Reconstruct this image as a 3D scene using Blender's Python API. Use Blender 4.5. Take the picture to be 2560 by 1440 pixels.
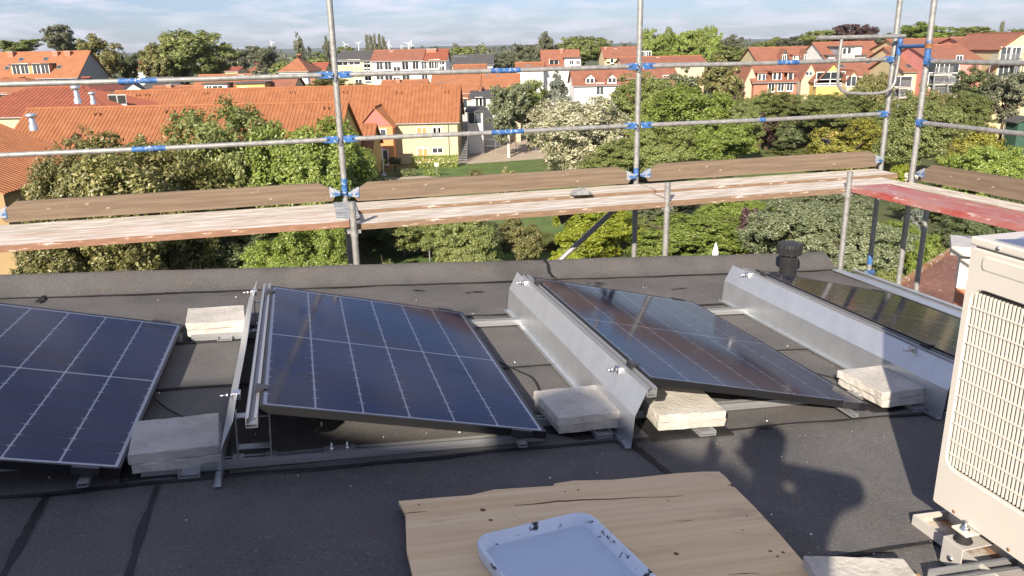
import bpy, bmesh, math, random
import numpy as np
from math import sin, cos, tan, radians, pi
from mathutils import Vector, Matrix

scene = bpy.context.scene
for o in list(bpy.data.objects): bpy.data.objects.remove(o)
COL = scene.collection

# ------------------------------------------------------------------ camera
CAM_Z = 15.0                       # the camera stands 15 m above the street, 1.5 m above the flat roof
PITCH, ROLL, FPX = radians(16.957), radians(1.193), 1985.5
cam_d = bpy.data.cameras.new('camera'); cam = bpy.data.objects.new('camera', cam_d); COL.objects.link(cam)
cam_d.sensor_width = 36.0; cam_d.lens = FPX / 2560 * 36.0; cam_d.clip_start = 0.05; cam_d.clip_end = 30000
_fw = Vector((0, cos(PITCH), -sin(PITCH))); _up0 = Vector((0, sin(PITCH), cos(PITCH))); _x0 = Vector((1, 0, 0))
_rt = _x0 * cos(ROLL) - _up0 * sin(ROLL); _up = _x0 * sin(ROLL) + _up0 * cos(ROLL)
cam.matrix_world = Matrix(((_rt.x, _up.x, -_fw.x, 0), (_rt.y, _up.y, -_fw.y, 0), (_rt.z, _up.z, -_fw.z, CAM_Z), (0, 0, 0, 1)))
scene.camera = cam

# ------------------------------------------------------------------ sun, sky, exposure
SUN_AZ, SUN_EL = radians(19.0), radians(27.5)      # shadows fall away from the camera, 19 degrees to the right
SD = Vector((sin(SUN_AZ) * cos(SUN_EL), cos(SUN_AZ) * cos(SUN_EL), -sin(SUN_EL)))   # direction the light travels
sun_d = bpy.data.lights.new('sun', 'SUN'); sun = bpy.data.objects.new('sun', sun_d); COL.objects.link(sun)
sun_d.energy = 5.0; sun_d.angle = radians(0.53); sun_d.color = (1.0, 0.88, 0.72)
sun.rotation_euler = SD.to_track_quat('-Z', 'Y').to_euler()
world = bpy.data.worlds.new('World'); scene.world = world; world.use_nodes = True
wn, wl = world.node_tree.nodes, world.node_tree.links
bg = wn['Background']
sky = wn.new('ShaderNodeTexSky'); sky.sky_type = 'NISHITA'; sky.sun_disc = False
sky.sun_elevation = SUN_EL; sky.sun_rotation = SUN_AZ + pi
sky.altitude = 50; sky.air_density = 1.0; sky.dust_density = 0.6; sky.ozone_density = 3.0
# thin fair-weather clouds, laid on a plane high above
tc = wn.new('ShaderNodeTexCoord'); sp = wn.new('ShaderNodeSeparateXYZ'); wl.new(tc.outputs['Generated'], sp.inputs[0])
mx = wn.new('ShaderNodeMath'); mx.operation = 'MAXIMUM'; mx.inputs[1].default_value = 0.0; wl.new(sp.outputs['Z'], mx.inputs[0])
ad = wn.new('ShaderNodeMath'); ad.operation = 'ADD'; ad.inputs[1].default_value = 0.16; wl.new(mx.outputs[0], ad.inputs[0])
dx = wn.new('ShaderNodeMath'); dx.operation = 'DIVIDE'; wl.new(sp.outputs['X'], dx.inputs[0]); wl.new(ad.outputs[0], dx.inputs[1])
dy = wn.new('ShaderNodeMath'); dy.operation = 'DIVIDE'; wl.new(sp.outputs['Y'], dy.inputs[0]); wl.new(ad.outputs[0], dy.inputs[1])
cb = wn.new('ShaderNodeCombineXYZ'); wl.new(dx.outputs[0], cb.inputs[0]); wl.new(dy.outputs[0], cb.inputs[1])
nz = wn.new('ShaderNodeTexNoise'); nz.inputs['Scale'].default_value = 2.1; nz.inputs['Detail'].default_value = 7; nz.inputs['Roughness'].default_value = 0.6
nz.inputs['Distortion'].default_value = 0.35
wl.new(cb.outputs[0], nz.inputs['Vector'])
rp = wn.new('ShaderNodeValToRGB'); wl.new(nz.outputs['Fac'], rp.inputs[0])
rp.color_ramp.elements[0].position = 0.43; rp.color_ramp.elements[0].color = (0.14, 0.14, 0.14, 1)
rp.color_ramp.elements[1].position = 0.66; rp.color_ramp.elements[1].color = (0.78, 0.78, 0.78, 1)
mixc = wn.new('ShaderNodeMix'); mixc.data_type = 'RGBA'
wl.new(rp.outputs[0], mixc.inputs['Factor']); wl.new(sky.outputs[0], mixc.inputs['A']); mixc.inputs['B'].default_value = (11.6, 9.9, 8.3, 1)
tint = wn.new('ShaderNodeMix'); tint.data_type = 'RGBA'; tint.blend_type = 'MULTIPLY'; tint.inputs['Factor'].default_value = 1.0; tint.inputs['B'].default_value = (0.73, 0.84, 1.15, 1)
wl.new(mixc.outputs['Result'], tint.inputs['A']); wl.new(tint.outputs['Result'], bg.inputs['Color']); bg.inputs['Strength'].default_value = 0.054
vs = scene.view_settings; vs.view_transform = 'Standard'; vs.look = 'None'; vs.gamma = 1.0; vs.exposure = 1.05
vs.use_curve_mapping = False
scene.cycles.use_denoising = True
scene.cycles.max_bounces = 8; scene.cycles.transparent_max_bounces = 16; scene.cycles.volume_bounces = 0
scene.cycles.sample_clamp_indirect = 6.0

# ------------------------------------------------------------------ measuring helpers
CAMP = Vector((0, 0, CAM_Z))
def ray(px, py):
    u, w = (px - 1280) / FPX, -(py - 720) / FPX
    x, up = u * cos(ROLL) + w * sin(ROLL), -u * sin(ROLL) + w * cos(ROLL)
    return Vector((x, cos(PITCH) + up * sin(PITCH), -sin(PITCH) + up * cos(PITCH)))
def V(px, py, Y):
    r = ray(px, py); return CAMP + r * (Y / r.y)
def G(px, py, z=0.0):
    r = ray(px, py); return CAMP + r * ((z - CAM_Z) / r.z)
def hit(px, py, P, n):
    r = ray(px, py); return CAMP + r * (((Vector(P) - CAMP).dot(n)) / r.dot(n))

# roof frame: r along the panel rows (to the right), d away from the camera, h off the roof skin
_row = Vector((0.96616, 0.25004, -0.0600)).normalized(); _dep = Vector((-0.2503, 0.9680, -0.0203)); _dep = (_dep - _row * _dep.dot(_row)).normalized()
_nrm = _row.cross(_dep)
RO = Vector((0.127, 2.940, -1.587 + CAM_Z))
ROOF = Matrix(((_row.x, _dep.x, _nrm.x, RO.x), (_row.y, _dep.y, _nrm.y, RO.y), (_row.z, _dep.z, _nrm.z, RO.z), (0, 0, 0, 1)))
T = Matrix.Translation
def RT(r, d, h=0.0): return ROOF @ T((r, d, h))
def on_roof(px, py, h=0.0):
    return ROOF.inverted() @ hit(px, py, RO + _nrm * h, _nrm)

# ------------------------------------------------------------------ mesh helpers
class MB:
    def __init__(s): s.v = []; s.f = []; s.sm = []
    def add(s, vs, fs, sm=False):
        k = len(s.v); s.v += [tuple(p) for p in vs]; s.f += [tuple(i + k for i in q) for q in fs]; s.sm += [sm] * len(fs); return s
    def box(s, x0, x1, y0, y1, z0, z1, m=None):
        vs = [Vector(p) for p in ((x0,y0,z0),(x1,y0,z0),(x1,y1,z0),(x0,y1,z0),(x0,y0,z1),(x1,y0,z1),(x1,y1,z1),(x0,y1,z1))]
        if m: vs = [m @ p for p in vs]
        return s.add(vs, ((0,3,2,1),(4,5,6,7),(0,1,5,4),(1,2,6,5),(2,3,7,6),(3,0,4,7)))
    def bar(s, a, b, w, h, up=(0,0,1)):
        a, b = Vector(a), Vector(b); x = (b - a); L = x.length; x.normalize(); up = Vector(up)
        y = up.cross(x)
        if y.length < 1e-4: y = Vector((1,0,0)).cross(x)
        y.normalize(); z = x.cross(y)
        m = Matrix(((x.x,y.x,z.x,a.x),(x.y,y.y,z.y,a.y),(x.z,y.z,z.z,a.z),(0,0,0,1)))
        return s.box(0, L, -w/2, w/2, -h/2, h/2, m)
    def tube(s, pts, r, n=12, caps=True):
        pts = [Vector(p) for p in pts]; rs = r if isinstance(r, (list, tuple)) else [r] * len(pts)
        rings = []; prev = None
        for i, p in enumerate(pts):
            t = (pts[min(i+1, len(pts)-1)] - pts[max(i-1, 0)]).normalized()
            if prev is None:
                a = Vector((0,0,1)) if abs(t.z) < 0.9 else Vector((1,0,0)); u = t.cross(a).normalized()
            else: u = (prev - t * prev.dot(t)).normalized()
            prev = u; w = t.cross(u)
            rings.append([p + (u * cos(2*pi*k/n) + w * sin(2*pi*k/n)) * rs[i] for k in range(n)])
        vs = [q for R in rings for q in R]; fs = []
        for i in range(len(pts)-1):
            for k in range(n):
                fs.append((i*n+k, i*n+(k+1)%n, (i+1)*n+(k+1)%n, (i+1)*n+k))
        s.add(vs, fs, True)
        if caps: s.add(rings[0], (tuple(range(n-1,-1,-1)),)); s.add(rings[-1], (tuple(range(n)),))
        return s
    def lathe(s, prof, n=24, c=(0,0,0), caps=True):
        c = Vector(c); vs = []; fs = []
        for (r, z) in prof: vs += [c + Vector((r*cos(2*pi*k/n), r*sin(2*pi*k/n), z)) for k in range(n)]
        for i in range(len(prof)-1):
            for k in range(n): fs.append((i*n+k, i*n+(k+1)%n, (i+1)*n+(k+1)%n, (i+1)*n+k))
        s.add(vs, fs, True)
        if caps:
            s.add(vs[:n], (tuple(range(n-1,-1,-1)),)); s.add(vs[-n:], (tuple(range(n)),))
        return s
    def prism(s, poly, z0, z1, m=None):
        n = len(poly); vs = [Vector((x, y, z0)) for x, y in poly] + [Vector((x, y, z1)) for x, y in poly]
        if m: vs = [m @ p for p in vs]
        return s.add(vs, [tuple(range(n-1,-1,-1)), tuple(range(n, 2*n))] + [(i, (i+1)%n, (i+1)%n+n, i+n) for i in range(n)])
    def mesh(s, name, bevel=0, seg=2):
        me = bpy.data.meshes.new(name); me.from_pydata(s.v, [], s.f)
        me.polygons.foreach_set('use_smooth', s.sm)
        if bevel:
            b = bmesh.new(); b.from_mesh(me); bmesh.ops.remove_doubles(b, verts=b.verts, dist=1e-5)
            es = [e for e in b.edges if len(e.link_faces) == 2 and e.calc_face_angle(0) > 0.5]
            bmesh.ops.bevel(b, geom=es, offset=bevel, segments=seg, profile=0.6, affect='EDGES', clamp_overlap=True)
            b.normal_update(); b.to_mesh(me); b.free()
        me.update(); return me
    def build(s, name, mat, parent=None, M=None, bevel=0, seg=2):
        return link(name, s.mesh(name, bevel, seg), mat, parent, M)

def link(name, me, mat=None, parent=None, M=None):
    o = bpy.data.objects.new(name, me); COL.objects.link(o)
    if mat is not None:
        if len(me.materials) == 0: me.materials.append(mat)
        elif me.materials[0] is not mat:
            o.material_slots[0].link = 'OBJECT'; o.material_slots[0].material = mat
    if parent: o.parent = parent
    if M is not None: o.matrix_basis = M
    return o
def tag(o, label=None, cat=None, group=None, kind=None):
    if label: o['label'] = label
    if cat: o['category'] = cat
    if group: o['group'] = group
    if kind: o['kind'] = kind
    return o
def thing(name, label, cat, M, group=None):
    o = bpy.data.objects.new(name, None); COL.objects.link(o); o.empty_display_size = 0.1
    o.matrix_basis = M; return tag(o, label, cat, group)
def copy_tree(o, parent=None):
    c = o.copy(); COL.objects.link(c); c.parent = parent
    for ch in [x for x in o.children]: copy_tree(ch, c)
    return c

# ------------------------------------------------------------------ materials
MATS = {}
def mat(name, col, rough=0.75, metal=0.0, var=0.12, vs=4.0, bump=0.0, bs=60.0, col2=None, stretch=None, spec=0.4, lo=0.35, hi=0.65, detail=5, coat=0, rnd=0.0):
    """base colour drifting between two tones by noise, fine bump from a second noise"""
    m = bpy.data.materials.new(name); m.use_nodes = True; n, l = m.node_tree.nodes, m.node_tree.links
    p = n['Principled BSDF']; p.inputs['Roughness'].default_value = rough; p.inputs['Metallic'].default_value = metal
    p.inputs['Specular IOR Level'].default_value = spec
    if coat: p.inputs['Coat Weight'].default_value = coat; p.inputs['Coat Roughness'].default_value = 0.1
    t = n.new('ShaderNodeTexCoord'); src = t.outputs['Object']
    if stretch:
        mp = n.new('ShaderNodeMapping'); mp.inputs['Scale'].default_value = stretch; l.new(src, mp.inputs[0]); src = mp.outputs[0]
    z = n.new('ShaderNodeTexNoise'); z.inputs['Scale'].default_value = vs; z.inputs['Detail'].default_value = detail; z.inputs['Roughness'].default_value = 0.6
    l.new(src, z.inputs['Vector'])
    r = n.new('ShaderNodeValToRGB'); l.new(z.outputs['Fac'], r.inputs[0])
    c2 = col2 or tuple(min(1, c * (1 + var)) for c in col); c1 = col if col2 else tuple(c * (1 - var) for c in col)
    r.color_ramp.elements[0].position = lo; r.color_ramp.elements[0].color = (*c1, 1)
    r.color_ramp.elements[1].position = hi; r.color_ramp.elements[1].color = (*c2, 1)
    out = r.outputs[0]
    if rnd:
        oi = n.new('ShaderNodeObjectInfo'); mr = n.new('ShaderNodeMapRange'); mr.inputs['To Min'].default_value = 1 - rnd; mr.inputs['To Max'].default_value = 1 + rnd
        l.new(oi.outputs['Random'], mr.inputs['Value'])
        hs = n.new('ShaderNodeHueSaturation'); l.new(mr.outputs[0], hs.inputs['Value']); l.new(out, hs.inputs['Color']); out = hs.outputs[0]
    l.new(out, p.inputs['Base Color'])
    if bump:
        z2 = n.new('ShaderNodeTexNoise'); z2.inputs['Scale'].default_value = bs; z2.inputs['Detail'].default_value = 4; l.new(src, z2.inputs['Vector'])
        b = n.new('ShaderNodeBump'); b.inputs['Strength'].default_value = bump; b.inputs['Distance'].default_value = 0.01
        l.new(z2.outputs['Fac'], b.inputs['Height']); l.new(b.outputs[0], p.inputs['Normal'])
    MATS[name] = m; return m
def layer(m, col, scale, lo, hi, stretch=None, rough=None, detail=6, amount=1.0):
    """a second tone laid over the base colour where a noise runs high: paint chips, smears, specks, stains"""
    n, l = m.node_tree.nodes, m.node_tree.links; p = n['Principled BSDF']; old = p.inputs['Base Color'].links[0].from_socket
    t = n.new('ShaderNodeTexCoord'); src = t.outputs['Object']
    mp = n.new('ShaderNodeMapping'); mp.inputs['Scale'].default_value = stretch or (1,1,1); mp.inputs['Location'].default_value = (random.random()*9,)*3
    l.new(src, mp.inputs[0])
    z = n.new('ShaderNodeTexNoise'); z.inputs['Scale'].default_value = scale; z.inputs['Detail'].default_value = detail; z.inputs['Roughness'].default_value = 0.65; l.new(mp.outputs[0], z.inputs['Vector'])
    r = n.new('ShaderNodeMapRange'); r.inputs['From Min'].default_value = lo; r.inputs['From Max'].default_value = hi; r.inputs['To Max'].default_value = amount; l.new(z.outputs['Fac'], r.inputs['Value'])
    x = n.new('ShaderNodeMix'); x.data_type = 'RGBA'; l.new(r.outputs[0], x.inputs['Factor']); l.new(old, x.inputs['A']); x.inputs['B'].default_value = (*col, 1)
    l.new(x.outputs['Result'], p.inputs['Base Color'])
    if rough is not None:
        y = n.new('ShaderNodeMix'); y.data_type = 'FLOAT'; l.new(r.outputs[0], y.inputs['Factor']); y.inputs['A'].default_value = p.inputs['Roughness'].default_value; y.inputs['B'].default_value = rough
        l.new(y.outputs['Result'], p.inputs['Roughness'])
    return m
random.seed(5)
m_felt = mat('roof_felt', (0.090,0.089,0.091), 0.92, col2=(0.130,0.125,0.122), vs=2.2, bump=0.8, bs=260, rnd=0.12)
layer(m_felt, (0.30,0.28,0.26), 520, 0.66, 0.72, amount=0.8, detail=2); layer(m_felt, (0.125,0.10,0.088), 5, 0.52, 0.70, amount=0.55); layer(m_felt, (0.30,0.28,0.265), 115, 0.58, 0.70, amount=0.5, detail=2); layer(m_felt, (0.030,0.030,0.032), 110, 0.58, 0.70, amount=0.6, detail=2); layer(m_felt, (0.045,0.044,0.046), 1.3, 0.55, 0.70, amount=0.5)
m_tar = mat('bitumen', (0.012,0.012,0.013), 0.6, var=0.3, vs=30, bump=0.3, bs=80)
m_alu = mat('aluminium', (0.40,0.41,0.42), 0.38, 0.6, var=0.06, vs=20, stretch=(1,12,12))
m_galv = mat('galvanised_sheet', (0.52,0.55,0.58), 0.36, 0.75, col2=(0.58,0.61,0.64), vs=10, bump=0.015, bs=8, detail=3)
layer(m_galv, (0.78,0.81,0.83), 80, 0.66, 0.72, amount=0.5)
m_pole = mat('galvanised_tube', (0.21,0.21,0.205), 0.5, 0.4, col2=(0.35,0.35,0.34), vs=26, bump=0.12, bs=90, lo=0.3, hi=0.7)
layer(m_pole, (0.60,0.58,0.55), 34, 0.64, 0.69, amount=0.85); layer(m_pole, (0.20,0.14,0.09), 16, 0.66, 0.78, amount=0.6)
m_blue = mat('chipped_blue_paint', (0.035,0.115,0.31), 0.55, 0.1, var=0.3, vs=30)
layer(m_blue, (0.45,0.46,0.46), 45, 0.58, 0.63)
m_red = mat('red_paint', (0.34,0.060,0.050), 0.5, var=0.15, vs=8, stretch=(1,6,6)); layer(m_red, (0.34,0.20,0.185), 3, 0.34, 0.56, stretch=(1,3,3), amount=0.75); layer(m_red, (0.55,0.48,0.45), 7, 0.60, 0.66, stretch=(1,4,4), amount=0.8)
def topmix(m, side, lo=0.4, hi=0.8):
    """bare wood on the flanks, the worn plastered tone only on the upper face"""
    n, l = m.node_tree.nodes, m.node_tree.links; p = n['Principled BSDF']; old = p.inputs['Base Color'].links[0].from_socket
    g = n.new('ShaderNodeNewGeometry'); sx = n.new('ShaderNodeSeparateXYZ'); l.new(g.outputs['Normal'], sx.inputs[0]); r = n.new('ShaderNodeMapRange'); r.inputs['From Min'].default_value = lo; r.inputs['From Max'].default_value = hi; l.new(sx.outputs['Z'], r.inputs['Value'])
    t = n.new('ShaderNodeTexCoord'); mp = n.new('ShaderNodeMapping'); mp.inputs['Scale'].default_value = (3,1,14); l.new(t.outputs['Object'], mp.inputs[0]); z = n.new('ShaderNodeTexNoise'); z.inputs['Scale'].default_value = 3; z.inputs['Detail'].default_value = 6; l.new(mp.outputs[0], z.inputs['Vector'])
    rp_ = n.new('ShaderNodeValToRGB'); l.new(z.outputs['Fac'], rp_.inputs[0]); rp_.color_ramp.elements[0].position = 0.35; rp_.color_ramp.elements[0].color = (*[c*0.75 for c in side],1); rp_.color_ramp.elements[1].position = 0.62; rp_.color_ramp.elements[1].color = (*side,1)
    e = rp_.color_ramp.elements.new(0.68); e.color = (0.55,0.50,0.45,1)
    x = n.new('ShaderNodeMix'); x.data_type = 'RGBA'; l.new(r.outputs[0], x.inputs['Factor']); l.new(rp_.outputs[0], x.inputs['A']); l.new(old, x.inputs['B']); l.new(x.outputs['Result'], p.inputs['Base Color']); return m
m_deckw = mat('worn_pale_wood', (0.33,0.285,0.23), 0.85, col2=(0.47,0.42,0.36), vs=5, stretch=(0.6,9,9), bump=0.25, bs=14)
layer(m_deckw, (0.64,0.615,0.58), 4, 0.46, 0.60, stretch=(0.8,5,5), amount=0.8); layer(m_deckw, (0.16,0.11,0.08), 3, 0.66, 0.72, stretch=(0.5,22,22), amount=0.8)
topmix(m_deckw, (0.22,0.145,0.095))
m_toe = mat('weathered_brown_board', (0.120,0.086,0.059), 0.85, col2=(0.180,0.134,0.096), vs=4, stretch=(0.5,12,12), bump=0.25, bs=12)
layer(m_toe, (0.55,0.47,0.38), 14, 0.66, 0.70, stretch=(1,2,2), amount=0.7); layer(m_toe, (0.08,0.05,0.03), 2.5, 0.66, 0.71, stretch=(0.4,26,26), amount=0.7)
m_ply = mat('old_plywood', (0.72,0.50,0.27), 0.8, col2=(0.82,0.62,0.38), vs=3.0, stretch=(0.30,9,9), bump=0.15, bs=20)
layer(m_ply, (0.30,0.21,0.15), 3.0, 0.58, 0.75, stretch=(0.7,2.2,2.2), amount=0.55); layer(m_ply, (0.48,0.34,0.20), 26, 0.58, 0.72, stretch=(0.10,5,5), amount=0.4); layer(m_ply, (0.05,0.03,0.02), 22, 0.72, 0.75, stretch=(1,1.6,1)); layer(m_ply, (0.74,0.60,0.44), 7, 0.6, 0.75, stretch=(0.25,14,14), amount=0.6)
m_split = mat('split_wood', (0.20,0.11,0.06), 0.9, var=0.4, vs=30, stretch=(1,5,5), bump=0.6, bs=40)
m_conc = mat('concrete', (0.385,0.362,0.325), 0.92, col2=(0.485,0.462,0.42), vs=7, bump=0.45, bs=48, rnd=0.10)
layer(m_conc, (0.17,0.16,0.145), 75, 0.62, 0.70, amount=0.65, detail=3); layer(m_conc, (0.27,0.255,0.23), 11, 0.54, 0.70, amount=0.6); layer(m_conc, (0.54,0.51,0.46), 9, 0.6, 0.72, amount=0.45)
m_rubber = mat('black_rubber', (0.018,0.018,0.019), 0.7, var=0.3, vs=20)
m_plastic = mat('black_plastic', (0.022,0.022,0.024), 0.32, var=0.2, vs=10, spec=0.5)
m_cell = mat('solar_cell', (0.0115,0.0250,0.125), 0.35, var=0.10, vs=8, rnd=0.22, spec=0.2)
m_back = mat('white_backsheet', (0.84,0.85,0.87), 0.6, var=0.03)
m_frame = mat('black_anodised_frame', (0.016,0.016,0.018), 0.36, 0.2, var=0.1)
m_ac = mat('cream_enamel', (0.52,0.495,0.45), 0.38, var=0.025, vs=3); layer(m_ac, (0.45,0.40,0.32), 14, 0.70, 0.76, amount=0.35, stretch=(3,3,0.6))
m_acg = mat('cream_plastic', (0.55,0.525,0.47), 0.45, var=0.03, vs=6)
m_dark = mat('dark_interior', (0.02,0.02,0.02), 0.8)
m_rust = mat('rusty_steel', (0.20,0.085,0.035), 0.85, 0.2, col2=(0.36,0.22,0.12), vs=9, bump=0.3, bs=40); layer(m_rust, (0.55,0.52,0.46), 5, 0.52, 0.62, amount=0.9)
m_steel = mat('painted_grey_steel', (0.48,0.46,0.43), 0.5, 0.2, var=0.08, vs=8); layer(m_steel, (0.30,0.15,0.07), 12, 0.62, 0.74, amount=0.7)
m_zinc = mat('zinc_bolt', (0.65,0.65,0.66), 0.3, 1.0, var=0.1)
m_tray = mat('pale_blue_white_coating', (0.47,0.56,0.68), 0.45, var=0.05, vs=4, bump=0.12, bs=16)  # floor darker than the rim: shade of the recess put into its colour
m_trim = mat('tar_smeared_rim', (0.64,0.71,0.79), 0.45, var=0.06, vs=6); layer(m_trim, (0.015,0.015,0.02), 24, 0.58, 0.62, stretch=(1,1,1))
m_white = mat('white_paint', (0.80,0.80,0.78), 0.6, var=0.03)
m_cable = mat('black_cable', (0.012,0.012,0.013), 0.5)

def glass_mat(name, rough=0.05, tint=(1,1,1), ior=1.5, dark=None):
    m = bpy.data.materials.new(name); m.use_nodes = True; n, l = m.node_tree.nodes, m.node_tree.links
    n.remove(n['Principled BSDF']); o = n['Material Output']
    f = n.new('ShaderNodeFresnel'); f.inputs['IOR'].default_value = ior
    t = n.new('ShaderNodeBsdfTransparent'); t.inputs['Color'].default_value = (*tint, 1)
    g = n.new('ShaderNodeBsdfGlossy'); g.inputs['Roughness'].default_value = rough
    x = n.new('ShaderNodeMixShader'); l.new(f.outputs[0], x.inputs[0]); l.new(t.outputs[0], x.inputs[1]); l.new(g.outputs[0], x.inputs[2]); l.new(x.outputs[0], o.inputs['Surface'])
    MATS[name] = m; return m
m_pane = glass_mat('solar_glass', 0.10, (0.97,0.98,1.0), 1.37)
m_win = mat('window_glass', (0.05,0.058,0.068), 0.06, var=0.5, vs=0.6, spec=0.6, rnd=0.5)
m_clear = glass_mat('clear_plastic', 0.12, (0.62,0.64,0.68), 1.45)
# ------------------------------------------------------------------ the building under our feet: walls, felt roof, kerb, gutter
rng = random.Random(11)
house0 = thing('flat_roofed_building', 'building with the dark felt flat roof that carries the solar panels', 'building', ROOF)
def redge(d): return 3.385
deck = MB(); pl = [(-7.5,-9), (3.36,-9), (3.36,2.90), (-7.5,2.90)]
deck.prism(pl, -0.30, -0.012); deck.build('roof_deck', m_tar, house0)
wm = MB(); 
lowz = -13.6
wm.prism([(-7.3,-8.8),(3.2,-8.8),(3.2,2.6),(-7.3,2.6)], lowz, -0.3)
m_ownwall = mat('cream_render', (0.62,0.55,0.42), 0.9, var=0.06, vs=1.5, bump=0.2, bs=50)
wm.build('wall', m_ownwall, house0)
def sheet(d0, d1, r0, r1, prof=None, lift=0.007, wav=0.006, nseg=None):
    """one strip of felt: its near edge laps over the strip before it, edges a little wavy"""
    b = MB(); n = nseg or max(8, int((r1 - r0) / 0.16)); ds = [d0, d0 + 0.10, (d0 + d1) / 2, d1 + 0.05] if prof is None else [p[0] for p in prof]
    hs = [lift, lift * 0.7, 0.0015, -0.006] if prof is None else [p[1] for p in prof]
    ph = rng.random() * 9
    rows = []
    for j, (d, h) in enumerate(zip(ds, hs)):
        row = []
        for i in range(n + 1):
            r = r0 + (min(r1, redge(d)) - r0) * i / n
            dd = d + (wav * (sin(r * 5.1 + ph) + 0.6 * sin(r * 13.7 + ph * 2)) if j == 0 else 0)
            hh = h + 0.0022 * sin(r * 3.3 + d * 4 + ph) + 0.0016 * sin(r * 9.1 - d * 7 + ph)
            row.append((r, dd, hh))
        rows.append(row)
    top = [p for row in rows for p in row]; m = n + 1
    fs = [(j*m+i, j*m+i+1, (j+1)*m+i+1, (j+1)*m+i) for j in range(len(ds)-1) for i in range(n)]
    b.add(top, fs, True)
    lip = rows[0] + [(x, y, z - 0.010) for x, y, z in rows[0]]
    b.add(lip, [(m+i, m+i+1, i+1, i) for i in range(n)])
    sd = [rows[j][0] for j in range(len(ds))] + [(x, y, z - 0.01) for x, y, z in [rows[j][0] for j in range(len(ds))]]
    k = len(ds); b.add(sd, [(j, j+1, k+j+1, k+j) for j in range(k-1)])
    o = b.build('roofing_sheet', m_felt, house0)
    # bitumen squeezed out along the lap
    s = MB(); q = []; w = []
    for i in range(n * 2 + 1):
        r = r0 + (min(r1, redge(d0)) - r0) * i / (n * 2)
        dd = d0 + wav * (sin(r * 5.1 + ph) + 0.6 * sin(r * 13.7 + ph * 2)) - 0.004
        a = 0.003 + 0.007 * max(0, sin(r * 7.7 + ph) * sin(r * 2.3)) + rng.random() * 0.003
        q.append((r, dd - a, 0.0035)); w.append((r, dd + 0.004, lift + 0.002))
    k = len(q); s.add(q + w, [(i, i+1, k+i+1, k+i) for i in range(k-1)]); s.build('seam', m_tar, house0)
sheet(1.853, 2.66, -7.5, 9); sheet(0.915, 1.853, -7.5, 9); sheet(0.0, 0.915, -7.5, 9)
sheet(2.655, 2.93, -7.5, 9, prof=[(2.655,0.007),(2.69,0.012),(2.75,0.038),(2.83,0.082),(2.87,0.100),(2.90,0.104),(2.925,0.096),(2.935,0.05),(2.935,-0.20)])
# nearer strips, with end laps
for (a, b) in ((-7.5,-1.84), (-1.84,-1.47), (-1.47,0.40), (0.40,9)):
    sheet(-0.93, 0.0, a, b, lift=0.005 + 0.002 * (a > -1.5))
for k in range(1, 9): sheet(-0.93 * (k + 1), -0.93 * k, -7.5, 9, nseg=14)
# end-lap beads (dark tar along the joints that run away from the camera)
def tar_line(pts, w=0.012, h=0.006):
    s = MB(); q = []; t = []
    P = [Vector((p[0], p[1], 0)) for p in pts]; pp = []
    for i in range(len(P) - 1):
        for k in range(8): pp.append(P[i].lerp(P[i+1], k / 8))
    pp.append(P[-1])
    for i, p in enumerate(pp):
        dv = (pp[min(i+1, len(pp)-1)] - pp[max(0, i-1)]).normalized(); nn = Vector((-dv.y, dv.x, 0))
        a = w * (0.5 + rng.random())
        q.append(p + nn * a + Vector((0,0,h))); t.append(p - nn * a + Vector((0,0,h)))
    k = len(q); s.add(q + t, [(i, i+1, k+i+1, k+i) for i in range(k-1)]); s.build('seam', m_tar, house0)
tar_line([(-1.84,-0.02),(-1.835,-0.3),(-1.82,-0.9)], 0.013); tar_line([(-1.48,-0.02),(-1.485,-0.3),(-1.47,-0.93)], 0.010)
tar_line([(0.36,-0.03),(0.40,-0.3),(0.42,-0.93)], 0.016)
ck = MB(); ka, kb = on_roof(1368, 658, 0.10), on_roof(1390, 699, 0.01); kp = []
for t_ in range(9):
    u_ = t_/8; dd_ = 2.885 + (2.66-2.885)*u_; hh_ = 0.107 if dd_ > 2.87 else (0.016 + (dd_-2.69)*0.47 if dd_ > 2.69 else 0.016); kp.append((ka.x + (kb.x-ka.x)*u_ + 0.012*sin(u_*7), dd_, hh_ + 0.003))
ck.add([(x-0.011-0.006*(i%2), y, z) for i,(x,y,z) in enumerate(kp)] + [(x+0.011, y, z) for x,y,z in kp], [(i, 9+i, 10+i, i+1) for i in range(8)]); ck.build('seam', m_tar, house0)
c1, c2 = on_roof(112, 742, 0), on_roof(92, 760, 0); tar_line([(c1.x, c1.y), (c2.x, c2.y)], 0.014, 0.010)
for (px, py, n) in ((1035,725,3),(1180,730,5),(1478,708,4),(1490,712,3),(955,682,4),(1018,677,3),(1680,722,3),(770,790,2)):
    p = on_roof(px, py, 0.01)
    for k in range(n):
        a = p.x + rng.uniform(-0.06, 0.06); c = p.y + rng.uniform(-0.015, 0.015); tar_line([(a, c), (a + rng.uniform(0.03,0.08), c + rng.uniform(-0.012,0.012))], 0.006, 0.0095)
g = MB()
pr = [(3.385,0.012),(3.375,-0.01),(3.40,-0.07),(3.45,-0.085),(3.50,-0.06),(3.515,0.002),(3.505,0.010)]
for a, c in ((-9.0, 2.62),):
    vs = [(x, a, h) for x, h in pr] + [(x, c, h) for x, h in pr]; k = len(pr); g.add(vs, [(i, i+1, k+i+1, k+i) for i in range(k-1)], True)
g.tube([(3.508,-9,0.006),(3.508,2.62,0.006)], 0.012, 8); g.box(3.30,3.385,-9,2.64,0.008,0.014)
g.build('gutter', m_galv, house0)

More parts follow.
